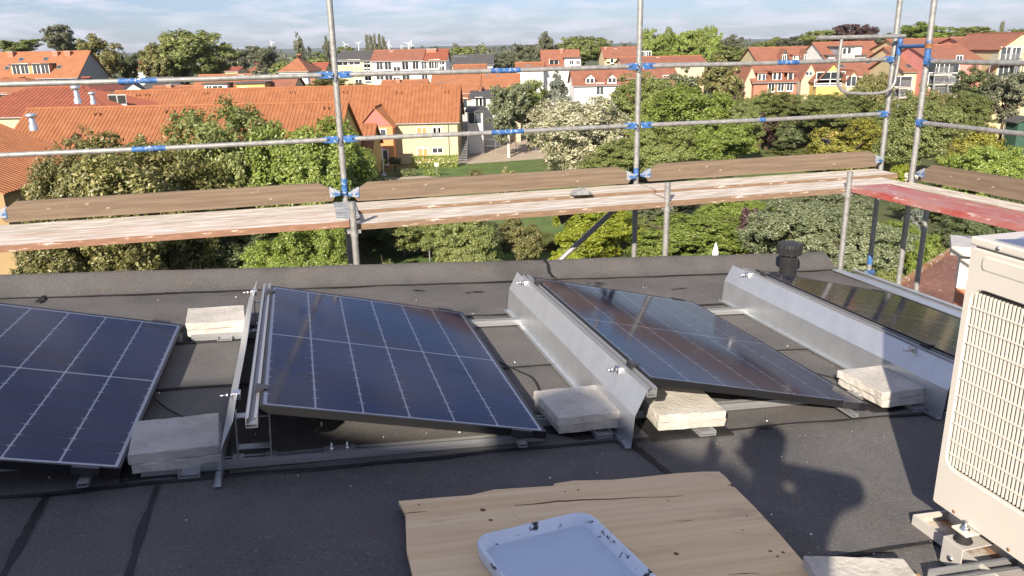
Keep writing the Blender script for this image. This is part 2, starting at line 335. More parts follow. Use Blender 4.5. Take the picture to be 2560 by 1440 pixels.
# plaster crumbs lying about on the felt: too many to count
cr = MB()
for k in range(170):
    r, d = rng.uniform(-2.6, 2.2), rng.uniform(-1.0, 0.35) if k < 110 else rng.uniform(0.3, 2.6)
    s = rng.choice((0.0022, 0.003, 0.004, 0.007)) * rng.uniform(0.6, 1.1)
    a = rng.random() * 6; cr.add([(r + s*cos(a), d + s*sin(a), 0.006), (r + s*cos(a+2.2)*0.8, d + s*sin(a+2.2), 0.006), (r + s*cos(a+4.1), d + s*sin(a+4.1)*0.7, 0.006), (r, d, 0.007 + s)], ((0,1,3),(1,2,3),(2,0,3)))
tag(cr.build('plaster_crumbs', m_white, None, ROOF), 'white plaster crumbs scattered over the dark roof felt', 'debris', kind='stuff')

# ------------------------------------------------------------------ solar panels
PW, PL, TILT, HLOW, PITCH_R = 1.134, 1.722, radians(10.55), 0.07, 1.556
WX = PW * cos(TILT)
cw, ch = 0.1742, 0.0886
c_ = 0.0042
cellm = MB().prism([(-cw/2+c_,-ch/2),(cw/2-c_,-ch/2),(cw/2,-ch/2+c_),(cw/2,ch/2-c_),(cw/2-c_,ch/2),(-cw/2+c_,ch/2),(-cw/2,ch/2-c_),(-cw/2,-ch/2+c_)], -0.0008, 0.0).mesh('cell')
cellm.materials.append(m_cell)
fr = MB()
for (x0, x1, y0, y1) in ((-PW,-PW+0.011,0,PL), (-0.011,0,0,PL), (-PW+0.011,-0.011,0,0.011), (-PW+0.011,-0.011,PL-0.011,PL)):
    fr.box(x0, x1, y0, y1, -0.032, 0.0)
frm = fr.mesh('frame', 0.0009, 1)
bk = MB().box(-PW+0.0112, -0.0112, 0.0112, PL-0.0112, -0.008, -0.0046).mesh('backsheet')
gp = MB(); gp.add([(-PW+0.0112,0.0112,-0.0012),(-0.0112,0.0112,-0.0012),(-0.0112,PL-0.0112,-0.0012),(-PW+0.0112,PL-0.0112,-0.0012)], ((0,1,2,3),)); gpm = gp.mesh('glass_pane')
rb = MB(); x_in, y_in = 0.0215, 0.030; half = (PL - 2*y_in - 0.012) / 2
for c in range(7):
    for j in range(18):
        if j in (0, 9): continue
        x = -PW + x_in + (PW - 2*x_in) / 6 * c; y = y_in + (j % 9) * half / 9 + (half + 0.012 if j > 8 else 0); a0, a1 = (-0.019 if c else 0.0), (0.019 if c < 6 else 0.0)
        rb.add([(x+a0,y,-0.0022),(x,y-0.0036,-0.0022),(x+a1,y,-0.0022),(x,y+0.0036,-0.0022)], ((0,1,2,3),))
rbm = rb.mesh('contact_ribbons')
plab = ['solar panel at the image edge with its outer half cut off', 'deep blue solar panel beside two pairs of shaded concrete slabs',
        'solar panel mirroring the sky between the two bright metal deflectors', 'solar panel mirroring garden greenery in front of the black vent pipe']
panels = []
for i, k in enumerate((-1.0282, 0.0, 1.0, 1.997)):
    r0 = k * PITCH_R
    root = thing('solar_panel', plab[i], 'solar panel', RT(r0, 0, HLOW) @ Matrix.Rotation(TILT, 4, 'Y'), 'solar panels on the flat roof')
    link('frame', frm, m_frame, root); link('backsheet', bk, m_back, root); link('glass_pane', gpm, m_pane, root); link('contact_ribbons', rbm, m_back, root)['kind'] = 'stuff'
    x_in, y_in = 0.0215, 0.030
    for c in range(6):
        for j in range(18):
            x = -PW + x_in + (PW - 2*x_in) / 6 * (c + 0.5)
            half = (PL - 2*y_in - 0.012) / 2
            y = y_in + (j % 9 + 0.5) * half / 9 + (half + 0.012 if j > 8 else 0)
            link('cell', cellm, None, root, T((x, y, -0.0032)))
    panels.append((root, r0))

def channel(b, a, c, w=0.040, h=0.036):
    """aluminium slotted rail from a to c"""
    a, c = Vector(a), Vector(c); x = (c - a).normalized(); up = Vector((0,0,1)); y = up.cross(x)
    for (oy, oz, bw, bh) in ((0,-h/2+0.002,w,0.004), (-w/2+0.0015,0,0.003,h), (w/2-0.0015,0,0.003,h), (-w/2+0.006,h/2-0.0015,0.011,0.003), (w/2-0.006,h/2-0.0015,0.011,0.003), (0,-h/2+0.014,w,0.0025)):
        o = y * oy + up * oz; b.bar(a + o, c + o, bw, bh)
    return b
flab = ['frame under the solar panel at the image edge', 'frame under the deep blue solar panel beside the shaded slabs', 'frame under the solar panel that mirrors the sky', 'frame under the solar panel in front of the vent pipe']
dlab = ['metal deflector at the high side of the solar panel that is cut off', 'galvanised wind deflector seen edge on behind the deep blue panel', 'long galvanised wind deflector behind the panel that mirrors the sky', 'galvanised wind deflector half shaded by the air conditioner, below the vent pipe']
hx = HLOW + PW * sin(TILT)
plate_m = MB().box(-0.06, 0.06, -0.026, 0.026, 0, 0.004).mesh('joint_plate')
bolt_m = MB().lathe([(0.009,0),(0.009,0.007),(0.004,0.0075),(0.004,0.028)], 8).mesh('bolt')
clamp_m = MB().box(-0.022,0.012,-0.028,0.028,-0.02,0.006).box(0.0,0.026,-0.020,0.020,0.0035,0.007).mesh('clamp', 0.002, 1)
eclamp_m = MB().box(-0.045,0.045,-0.020,0.004,-0.026,0.005).mesh('clamp', 0.002, 1)
dclamp_m = MB().box(-0.012,0.018,-0.020,0.020,-0.020,0.010).box(-0.020,-0.011,-0.010,0.010,-0.012,0.004).mesh('clamp', 0.004, 2)
for i, (proot, r0) in enumerate(panels):
    root = thing('mounting_frame', 'aluminium rail ' + flab[i], 'mounting frame', RT(r0, 0, 0), 'rail frames under the solar panels')
    for d in ((0.06 if i == 1 else 0.20), 1.62):
        br = channel(MB(), (-1.545, d, 0.026), (0.006, d, 0.026)).build('base_rail', m_alu, root)
        for rr in (-0.80, -0.86):
            link('bolt', bolt_m, m_zinc, br, T((rr, d, 0.048)))
        link('joint_plate', plate_m, m_alu, br, T((-0.83, d, 0.0445)))
        for rr in ((-1.205 if i == 1 else -1.160), -1.085):
            MB().box(rr-0.002, rr+0.002, d-0.022, d+0.022, 0.044, hx-0.045).build('upright', m_alu, root)
            MB().box(rr-0.02, rr+0.02, d-0.022, d+0.022, 0.0445, 0.049).build('foot', m_alu, root)
        for hh in (0.085, hx-0.065):
            MB().box((-1.2025 if i == 1 else -1.1575), -1.0875, d-0.020, d+0.020, hh, hh+0.004).build('brace', m_alu, root)
        MB().box(-0.20, -0.02, d-0.016, d+0.016, 0.0445, 0.0475).build('bracket', m_alu, root)
    channel(MB(), (-WX-0.026, -0.085, hx-0.030), (-WX-0.026, 1.81, hx-0.030), 0.042, 0.042).build('top_rail', m_alu, root)
    channel(MB(), (-0.115, -0.055, 0.066-0.02), (-0.115, 1.78, 0.066-0.02), 0.036, 0.016).build('low_rail', m_alu, root)
    for d in (0.17, 1.60):
        link('clamp', clamp_m, m_plastic, root, T((-WX, d, hx)) @ Matrix.Rotation(TILT, 4, 'Y'))
    zl = HLOW + 0.11 * sin(TILT)
    link('clamp', eclamp_m, m_plastic, root, T((-0.11, 0.0, zl)) @ Matrix.Rotation(TILT, 4, 'Y'))
    link('clamp', eclamp_m, m_plastic, root, T((-0.11, PL, zl)) @ Matrix.Rotation(TILT, 4, 'Y') @ Matrix.Rotation(pi, 4, 'Z'))
    # wind deflector
    root = thing('wind_deflector', dlab[i], 'wind deflector', RT(r0 - WX - (0.042 if i == 1 else 0), 0, 0), 'metal sheets behind the panels')
    prof = [(-0.128,0.010),(-0.128,0.0),(-0.102,0.0),(-0.096,0.142),(-0.048,0.250)]
    s = MB(); n = 10
    for th, fl in ((0, False), (0.0018, True)):
        vs = []
        for jj in range(n + 1):
            d = -0.085 + 2.02 * jj / n
            for q, (x, h) in enumerate(prof):
                wv = 0.002 * sin(d * 5 + q) if q > 2 else 0
                vs.append((x + th + wv, d, h + 0.006 + (th if q < 3 else 0)))
        k = len(prof); fs = [(a*k+q, a*k+q+1, (a+1)*k+q+1, (a+1)*k+q) for a in range(n) for q in range(k-1)]
        s.add(vs, [tuple(reversed(f)) if fl else f for f in fs])
    k = len(prof); o1 = 0; o2 = (n+1)*k
    s.f += [(o1+q, o2+q, o2+q+1, o1+q+1) for q in range(k-1)]; s.sm += [False]*(k-1)
    s.f += [(o1+n*k+q+1, o2+n*k+q+1, o2+n*k+q, o1+n*k+q) for q in range(k-1)]; s.sm += [False]*(k-1)
    s.f += [(o1+a*k+k-1, o2+a*k+k-1, o2+(a+1)*k+k-1, o1+(a+1)*k+k-1) for a in range(n)]; s.sm += [False]*n
    s.build('metal_sheet', m_galv, root)
    for d in (0.20, 1.72):
        c = link('clamp', dclamp_m, m_zinc, root, T((-0.055, d, 0.247)))
        link('bolt', bolt_m, m_zinc, c, T((-0.03, 0, -0.004)) @ Matrix.Rotation(-pi/2, 4, 'Y'))

# ------------------------------------------------------------------ ballast: 30 x 30 x 4 cm concrete slabs in pairs
def slab_mesh(seed):
    r2 = random.Random(seed); b = bmesh.new(); bmesh.ops.create_cube(b, size=1)
    for v in b.verts: v.co = Vector((v.co.x*0.308 + r2.uniform(-.003,.003), v.co.y*0.305 + r2.uniform(-.003,.003), (v.co.z+0.5)*0.0385))
    bmesh.ops.bevel(b, geom=list(b.edges), offset=0.0045, segments=2, profile=0.6, affect='EDGES')
    bmesh.ops.subdivide_edges(b, edges=[e for e in b.edges if e.calc_length() > 0.1], cuts=7, use_grid_fill=True)
    for v in b.verts:
        if abs(v.co.x) > 0.149 or abs(v.co.y) > 0.1475 or v.co.z < 0.006 or v.co.z > 0.033:
            edge = (abs(v.co.x) > 0.146) + (abs(v.co.y) > 0.144) + (v.co.z > 0.034 or v.co.z < 0.005)
            a = 0.0024 if edge >= 2 else 0.0005
            v.co += Vector((r2.uniform(-a,a), r2.uniform(-a,a), r2.uniform(-a,a)*0.6))
    me = bpy.data.meshes.new('concrete_slab'); b.to_mesh(me); b.free(); me.materials.append(m_conc)
    for p in me.polygons: p.use_smooth = False
    return me
slabs = [slab_mesh(k) for k in range(4)]
spots = [(-1.43,1.765,4,'far beside the edge-on deflector'), (-1.435,0.185,4,'shaded beside the edge-on deflector'),
         (0.205,0.205,3,'touching the deep blue panel corner'), (0.655,0.14,-2,'fully sunlit under a panel corner'), (1.79,0.19,3,'half shaded near the air conditioner')]
for i, (r, d, a, txt) in enumerate(spots):
    for lev in (0, 1):
        o = link('concrete_slab', slabs[(i + 2*lev) % 4], None, None, RT(r + 0.004*rng.uniform(-1,1) + (0.008 if lev == 0 else 0), d + 0.005*rng.uniform(-1,1), 0.030 + lev*0.0392) @ Matrix.Rotation(radians(a + rng.uniform(-1.2,1.2)), 4, 'Z') @ Matrix.Rotation(pi*(i%2), 4, 'Z'))
        tag(o, ('upper' if lev else 'lower') + ' concrete slab of the pair ' + txt, 'concrete slab', 'ballast slabs')
    o = MB().box(-0.038,0.038,-0.175,0.17,0.0,0.004).box(-0.038,-0.034,-0.175,0.17,0.004,0.022).box(0.034,0.038,-0.175,0.17,0.004,0.022).box(-0.033,0.033,-0.168,0.16,0.008,0.012).build('ballast_rail', m_alu, None, RT(r + 0.06, d - 0.01, 0.0075))
    tag(o, 'short aluminium rail poking out under the slab pair ' + txt, 'rail', 'rails under the slabs')
    o = MB().box(-0.19,0.19,-0.16,0.165,0.0,0.006).build('rubber_mat', m_rubber, None, RT(r, d - 0.02, 0.001) @ Matrix.Rotation(radians(a), 4, 'Z'))
    tag(o, 'black rubber mat under the slab pair ' + txt, 'mat', 'mats under the slabs')
p0, p1 = on_roof(2024, 1385, 0.075), on_roof(2246, 1391, 0.075)
ang = math.atan2(p1.y - p0.y, p1.x - p0.x)
cx, cy = (p0.x + p1.x)/2 + sin(ang)*0.152, (p0.y + p1.y)/2 - cos(ang)*0.152
o = link('concrete_slab', slabs[3], None, None, RT(cx, cy, 0.030) @ Matrix.Rotation(ang, 4, 'Z'))
tag(o, 'single concrete slab at the bottom edge below the air conditioner', 'concrete slab', 'ballast slabs')
m_pad = mat('yellowish_board', (0.36,0.24,0.08), 0.9, var=0.2, vs=20)
o = MB().box(-0.17,0.19,-0.15,0.14,0.0,0.022).build('wood_fibre_pad', m_pad, None, RT(cx+0.01, cy-0.01, 0.0075) @ Matrix.Rotation(ang, 4, 'Z'), bevel=0.002)
tag(o, 'yellowish board under the single slab below the air conditioner', 'pad')

# cables
def cable(pts, label, r=0.0035, h=0.010):
    P = [on_roof(*p, h) for p in pts]; P = [Vector((p.x, p.y, h)) for p in P]; Q = []
    for i in range(len(P)-1):
        p_1, p_2 = P[max(0,i-1)], P[min(len(P)-1, i+2)]
        for k in range(6):
            t = k/6; Q.append(0.5*((2*P[i]) + (P[i+1]-p_1)*t + (2*p_1-5*P[i]+4*P[i+1]-p_2)*t*t + (3*P[i]-p_1-3*P[i+1]+p_2)*t**3))
    Q.append(P[-1]); tag(MB().tube(Q, r, 6).build('cable', m_cable, None, ROOF), label, 'cable', 'solar cables')
cable([(375,975),(395,1003),(430,1028),(470,1047),(500,1060)], 'black cable running from the cut off panel to the shaded slabs')
cable([(1250,905),(1290,925),(1330,945),(1352,985)], 'black cable along the low edge of the deep blue panel')
cable([(1925,893),(1980,915),(2040,933),(2100,948)], 'black cable running from the sky mirroring panel to the half shaded slabs')

# ------------------------------------------------------------------ vent pipe
vp = on_roof(1968, 700, 0.0)
root = thing('vent_pipe', 'black plastic vent pipe with a ribbed cap near the roof corner', 'vent pipe', T(ROOF @ Vector((vp.x, vp.y, 0))))
MB().lathe([(0.066,-0.02),(0.064,0.02),(0.0635,0.25)], 32).build('pipe', m_plastic, root)
MB().lathe([(0.12,0.0),(0.11,0.012),(0.07,0.03),(0.066,0.032)], 32).build('flashing', m_tar, root)
cap = MB(); n = 96
prof = [(0.070,0.213),(0.094,0.214),(0.096,0.220),(0.097,0.270),(0.093,0.296),(0.060,0.303),(0.0,0.305)]
vs = []
for r, z in prof:
    for k in range(n):
        m_ = 1 - (0.035 if (k // 3) % 2 and z > 0.215 else 0); vs.append((r*m_*cos(2*pi*k/n), r*m_*sin(2*pi*k/n), z))
cap.add(vs, [(i*n+k, i*n+(k+1)%n, (i+1)*n+(k+1)%n, (i+1)*n+k) for i in range(len(prof)-1) for k in range(n)])
cap.build('cap', m_plastic, root)

# ------------------------------------------------------------------ air conditioner outdoor unit (stands upright, front face along the roof's depth axis)
yaw = math.atan2(_row.y, _row.x)
foot = ROOF @ Vector((1.063, -0.92, 0)); ACM = T((1.391, 2.315, CAM_Z - 1.477)) @ Matrix.Rotation(yaw, 4, 'Z')
ac = thing('air_conditioner', 'cream outdoor air conditioner unit with slatted front on steel brackets', 'air conditioner', ACM)
AD, AH, AL = 0.33, 0.905, 0.95           # depth (+x), height, length (-y)
bd = MB()
# front skin with a rounded rectangular opening for the grille (y from -0.032 down, z 0.158..0.748)
gy0, gy1, gz0, gz1 = -0.030, -0.72, 0.150, 0.752
bd.box(0.004, AD, -AL, 0, 0, 0.878)
bd2 = bd.mesh('housing', 0.012, 3)
link('housing', bd2, m_ac, ac)
fs_ = MB()
def ring(y0, y1, z0, z1, rad, x, n=6):
    out = []
    for (cy_, cz_, a0) in ((y0-rad, z1-rad, 0), (y1+rad, z1-rad, 90), (y1+rad, z0+rad, 180), (y0-rad, z0+rad, 270)):
        for k in range(n+1):
            a = radians(a0 + 90*k/n); out.append((x, cy_ + rad*cos(a), cz_ + rad*sin(a)))
    return out
def loops(b, rings, sm=False, close=False):
    k = len(rings[0]); vs = [p for R in rings for p in R]
    b.add(vs, [(i*k+j, i*k+(j+1)%k, (i+1)*k+(j+1)%k, (i+1)*k+j) for i in range(len(rings)-1) for j in range(k)], sm)
    if close: b.add(rings[-1], (tuple(range(k)),))
# raised front panel, stepping down into the grille recess
loops(fs_, [ring(-0.001,-AL+0.001,0.002,0.872,0.010,0.010), ring(-0.001,-AL+0.001,0.002,0.872,0.010,-0.006), ring(-0.005,-AL+0.005,0.006,0.868,0.008,-0.010),
            ring(gy0+0.004,gy1-0.004,gz0-0.004,gz1+0.004,0.045,-0.010), ring(gy0,gy1,gz0,gz1,0.042,-0.006), ring(gy0-0.002,gy1+0.002,gz0+0.002,gz1-0.002,0.040,0.002)])
fs_.build('front_panel', m_ac, ac)
d_ = MB(); loops(d_, [ring(gy0-0.002,gy1+0.002,gz0+0.002,gz1-0.002,0.040,0.0025), ring(gy0-0.004,gy1+0.004,gz0+0.004,gz1-0.004,0.04,0.003)], close=True)
d_.build('grille_dark_backing', m_dark, ac)  # black sheet behind the slats stands in for the unlit inside
# pressed panel above the grille: a shallow raised pillow with a groove round it
pz = MB(); loops(pz, [ring(-0.044,-0.66,0.806,0.864,0.020,-0.0099), ring(-0.047,-0.657,0.809,0.861,0.018,-0.0075), ring(-0.052,-0.652,0.814,0.856,0.014,-0.0125), ring(-0.056,-0.648,0.818,0.852,0.012,-0.0130)], True, True)
pz.build('pressed_panel', m_ac, ac)
tp = MB(); tp.box(-0.012, AD+0.012, -AL-0.008, 0.004, 0.8785, AH); tp.build('lid', m_ac, ac, bevel=0.008, seg=3)
slat_m = MB().prism([(-0.0085,-0.0024),(-0.004,-0.0032),(0.0005,-0.0018),(0.0005,0.0018),(-0.004,0.0032),(-0.0085,0.0024)], gz0+0.012, gz1-0.012).mesh('slat')
ns = 0
y = gy0 - 0.014
while y > gy1 + 0.012:
    link('slat', slat_m, m_acg, ac, T((0, y, 0))); y -= 0.0136
bar_m = MB().prism([(gy1+0.01,-0.0022),(gy0-0.006,-0.0022),(gy0-0.006,0.0022),(gy1+0.01,0.0022)], -0.0105, -0.003, Matrix(((0,0,1,0),(1,0,0,0),(0,1,0,0),(0,0,0,1)))).mesh('cross_bar')
for z in (0.20,0.246,0.305,0.345,0.400,0.458,0.518,0.577,0.635,0.693): link('cross_bar', bar_m, m_acg, ac, T((0,0,z)))
scr = MB().lathe([(0.006,-0.002),(0.006,0.003),(0.0,0.004)], 12).mesh('screw')
RXm = Matrix.Rotation(-pi/2, 4, 'Y')
link('screw', scr, m_zinc, ac, T((-0.0135,-0.102,0.891)) @ RXm)
for y in (-0.093,-0.303): link('screw_hole', scr, m_rust, ac, T((-0.0085,y,0.018)) @ RXm)
# feet of the unit, rubber mounts, bolts
for y in (-0.155, -0.80):
    ft = MB().box(-0.045, AD+0.03, y-0.030, y+0.030, -0.014, -0.006).build('foot', m_acg, ac, bevel=0.002)
    for x in (-0.022,):
        MB().lathe([(0.026,-0.048),(0.028,-0.045),(0.020,-0.030),(0.026,-0.016),(0.026,-0.0145)], 20, (x,y,0)).build('rubber_mount', m_rubber, ft)
        MB().lathe([(0.015,-0.006),(0.015,-0.004),(0.0095,-0.004),(0.0095,0.004),(0.0045,0.004),(0.0045,0.024)], 12, (x,y,0)).build('bolt', m_zinc, ft)
for k, y in enumerate((-0.155, -0.80)):
    br = MB(); x0, x1 = -0.060, 0.36
    br.box(x0, x1, y-0.040, y+0.040, -0.052, -0.0485); br.box(x0, x0+0.004, y-0.040, y+0.040, -0.135, -0.052); br.box(x0, x0+0.055, y-0.040, y+0.040, -0.139, -0.135)
    o = br.build('steel_bracket', m_steel, None, ACM, bevel=0.003)
    tag(o, ['bent grey steel bracket with a bolt under the near visible foot of the air conditioner', 'bent grey steel bracket under the far hidden foot of the air conditioner'][k], 'bracket', 'brackets under the air conditioner')
    MB().lathe([(0.010,-0.001),(0.010,0.003),(0.0,0.004)], 12).build('bolt', m_zinc, o, T((x0-0.001, y, -0.105)) @ RXm)
q0, q1 = on_roof(2281, 1293, 0.035), on_roof(2366, 1279, 0.035)
chn = MB(); wch = max(0.09, min(0.16, q1.x - q0.x))
chr_ = thing('steel_channel', 'open steel channel with rusty inside lying on the felt under the air conditioner', 'steel channel', RT(q0.x, q0.y, 0.008))
chn.box(0.0045,wch-0.0045,-1.2,-0.0045,0.0,0.004).build('floor', m_rust, chr_)
for x0_, x1_, y0_, y1_ in ((0,0.004,-1.2,0), (wch-0.004,wch,-1.2,0), (0.0045,wch-0.0045,-0.004,0)): MB().box(x0_,x1_,y0_,y1_,0.0,0.038).build('side', m_steel, chr_, bevel=0.001, seg=1)
rl = MB(); channel(rl, (-0.10,-0.075,0), (0.35,-0.075,0), 0.06, 0.045)
q = on_roof(2345, 1412, 0.05)
tag(rl.build('support_rail', m_alu, None, RT(q.x+0.05, q.y+0.03, 0.03)), 'aluminium rail end beside the bent steel bracket', 'rail')
# crumpled clear sheet on the lid
cs = MB(); y_ = [-0.09,-0.20,-0.32,-0.45]; pts = []
for i in range(7):
    for j in range(6):
        a, b_ = i/6, j/5
        pts.append((0.0 + a*0.30 + 0.01*rng.uniform(-1,1), -0.085 - b_*0.5 + 0.012*rng.uniform(-1,1), AH + 0.006 + 0.10*max(0, sin(pi*a))*min(1, b_*2.2)*(0.85+0.3*rng.random())))
cs.add(pts, [(i*6+j, (i+1)*6+j, (i+1)*6+j+1, i*6+j+1) for i in range(6) for j in range(5)], False)
tag(cs.build('plastic_cover', m_clear, None, ACM), 'crumpled clear plastic sheet on top of the air conditioner', 'plastic sheet')

# ------------------------------------------------------------------ plywood board and tray
def zp(x, y): return (960 + x*0.4297, 1140 + y*0.4297)
out = [(85,262),(300,243),(500,228),(560,214),(640,195),(800,185),(985,173),(992,160),(1100,143),(1330,138),(1500,122),(1700,100),(1850,91),(1950,90),(1985,118),(2020,158),(1992,170),(2040,181),(2150,290),(2300,452),(2480,662)]
P = [on_roof(*zp(*p), 0.034) for p in out]; poly = [(p.x, p.y) for p in P]
poly = poly + [(poly[-1][0] - 0.01, -1.9), (poly[0][0] - 0.01, -1.9), (poly[0][0] - 0.012, poly[0][1] - 0.30), (poly[0][0] + 0.012, poly[0][1] - 0.09)]
poly = poly[::-1]
bw = thing('plywood_board', 'old split plywood board with a broken edge lying on the felt', 'board', ROOF)
MB().prism(poly, 0.022, 0.034).build('top_layer', m_ply, bw)
cxp = sum(p[0] for p in poly)/len(poly)
MB().prism([(x + (0.010 if x < cxp else -0.010) + rng.uniform(-.004,.004), y - 0.008 + rng.uniform(-.004,.004)) for x, y in poly], 0.009, 0.022).build('bottom_layer', m_split, bw)
crk = [(760,287),(860,281),(940,272),(1010,262),(1060,262),(1130,256),(1240,252),(1330,250),(1430,243),(1530,240),(1640,238),(1740,231)]
up_, lo_ = [], []
for i, p in enumerate(crk):
    c = on_roof(*zp(*p), 0.0345); w = 0.0012 + 0.0035*max(0, 1 - abs(i-4)/5) + rng.random()*0.001
    up_.append((c.x, c.y + w, 0.0346)); lo_.append((c.x, c.y - w, 0.0346))
k = len(up_); MB().add(up_ + lo_, [(i, k+i, k+i+1, i+1) for i in range(k-1)]).build('split', m_split, bw)
crk = [(95,335),(170,328),(250,322)]
for pts, w in ((crk, 0.0025), ([(1690,380),(1760,377),(1810,371)], 0.0012), ([(1400,580),(1480,620),(1560,668)], 0.0012), ([(1350,505),(1440,545),(1500,575)], 0.0010), ([(2000,690),(2100,683),(2190,682)], 0.0018), ([(1650,530),(1680,558),(1705,580),(1760,640),(1800,690)], 0.0016), ([(740,330),(765,352),(800,370)], 0.0012)):
    A = [on_roof(*zp(*p), 0.0345) for p in pts]; k = len(A)
    MB().add([(c.x, c.y + w*(0.3 + (0 < i < k-1)), 0.0345) for i, c in enumerate(A)] + [(c.x, c.y - w*(0.3 + (0 < i < k-1)), 0.0345) for i, c in enumerate(A)], [(i, k+i, k+i+1, i+1) for i in range(k-1)]).build('split', m_split, bw)
for (x, y, s) in ((1700,568,.007),(575,313,.008),(620,372,.006),(2247,552,.005),(2322,560,.005),(2290,583,.004),(1130,197,.004),(1052,207,.003),(205,282,.003),(2110,347,.003),(2085,430,.003),(1655,260,.003)):
    c = on_roof(*zp(x, y), 0.0346); MB().lathe([(s*1.3,0.0),(s*0.6,0.0012),(0.0005,0.0012)], 9, (c.x, c.y, 0.0342), False).build('knot', m_split, bw)
t0, t1 = on_roof(1178, 1340, 0.088), on_roof(1468, 1272, 0.088)
ux = Vector((t1.x - t0.x, t1.y - t0.y, 0)); tw = ux.length; ux.normalize()
tm = RT(t0.x, t0.y, 0.036) @ Matrix.Rotation(math.atan2(ux.y, ux.x), 4, 'Z')
def rrect(off, h, w=None, l=0.60, rad=0.06, n=7):
    w = w or tw; r_ = max(0.012, rad - off); o = []
    for (cx_, cy_, a0) in ((w-off-r_, -off-r_, 0), (off+r_, -off-r_, 90), (off+r_, -l+off+r_, 180), (w-off-r_, -l+off+r_, 270)):
        for k_ in range(n+1):
            a = radians(a0 + 90*k_/n); o.append((cx_ + r_*cos(a), cy_ + r_*sin(a), h))
    return o
tray = thing('coated_tray', 'pale blue white tray with a black smeared rim lying on the plywood board', 'tray', tm)
b = MB(); loops(b, [rrect(0.008,0.0), rrect(0.001,0.030), rrect(0.0,0.046), rrect(0.003,0.051), rrect(0.009,0.051), rrect(0.013,0.048), rrect(0.028,0.018)], True); b.build('rim', m_trim, tray)
b = MB(); loops(b, [rrect(0.0282,0.018), rrect(0.036,0.0125), rrect(0.048,0.0112), rrect(0.11,0.011)], True, True); b.build('floor', m_tray, tray)
# ------------------------------------------------------------------ scaffold beyond the roof edge
SA = radians(75.776); S0 = Vector((-1.358, 6.491, CAM_Z - 0.691)); sd = Vector((sin(SA), cos(SA), 0)); sn = Vector((cos(SA), -sin(SA), 0)); BAY = 2.574
SCM = Matrix(((sd.x,-sn.x,0,S0.x),(sd.y,-sn.y,0,S0.y),(0,0,1,S0.z),(0,0,0,1)))
def SM(s, n, z=0.0): return SCM @ T((s, -n, z))
def on_scaf(px, py, n): 
    p = SCM.inverted() @ hit(px, py, S0 + sn * n, sn); return p      # .x = s, .z
PR = 0.0242
def pole(s, n, z0, z1, label, bands=(), top_cap=False):
    root = thing('scaffold_pole', label, 'scaffold pole', SM(s, n, z0), 'scaffold poles')
    MB().tube([(0,0,0),(0,0,(z1-z0)*0.5),(0,0,z1-z0)], PR, 20).build('tube', m_pole, root)
    for a, b in bands: MB().tube([(0,0,a-z0),(0,0,b-z0)], PR+0.0009, 20, False).build('paint_band', m_blue, root)
    return root
def collar(root, z, z0):
    MB().tube([(0,0,z-0.022-z0),(0,0,z+0.022-z0)], PR+0.004, 18).build('collar', m_pole, root)
    MB().bar((-0.012,-0.032,z-0.05-z0),(0.012,-0.032,z+0.045-z0),0.018,0.006,(0,1,0)).build('wedge', m_zinc, root)
    MB().tube([(0,-0.018,z-z0),(0,-0.048,z-z0)], 0.013, 10).build('bolt', m_zinc, root)
r_ = pole(0, 0, -4.0, 1.08, 'tall outer scaffold pole in front of the long terracotta roof', [(-0.46,-0.32)])
for z in (0.0, 0.5): collar(r_, z, -4.0)
r_ = pole(BAY, 0, -4.0, 1.3, 'tall outer scaffold pole beside the white blossoming tree', [(-0.46,-0.38)])
for z in (0.0, 0.5): collar(r_, z, -4.0)
r_ = pole(2*BAY, 0, -4.2, 1.10, 'tall scaffold pole that carries the U shaped tube', [(-1.50,-1.40)])
for z in (0.0, 0.5): collar(r_, z, -4.2)
r_ = pole(4.885, 0.73, -4.2, 1.4, 'tall scaffold pole at the start of the side rails beside the pink house', [(0.50,0.66)])
for z in (0.0, 0.5): collar(r_, z, -4.2)
for (s, n, zt, zb, lab) in ((0.008,0.84,-0.365,-4.0,'short inner pole at the deck joint in front of the dark trees'), (2.51,0.79,-0.385,-4.0,'short inner pole above the clipped green hedge'), (4.20,0.79,-0.395,-4.2,'whitish paint spattered inner pole left of the red plank')):
    r_ = pole(s, n, zb, zt, lab); z0 = zb
    MB().tube([(0,0,-0.62-z0),(0,0,-0.60-z0)], PR+0.005, 18).build('collar', m_pole, r_)
    MB().tube([(0,0.06,-0.585-z0),(0,n,-0.585-z0)], 0.020, 12).build('ledger', m_pole, r_)
    MB().box(-0.05,0.05,-0.0,0.07,-0.60-z0,-0.575-z0).build('bracket', m_pole, r_)
q = on_scaf(2317, 525, 0.4); pole(q.x, 0.4, -4.4, q.z+0.05, 'brownish shaded pole under the red plank')
q = on_scaf(1388, 662, 0.02); q2 = on_scaf(1575, 488, 0.02)
tag(MB().tube([q - (q2-q)*0.4, q2], PR, 16).build('diagonal_brace', m_pole, None, SCM), 'slanting scaffold brace below the deck', 'scaffold brace')

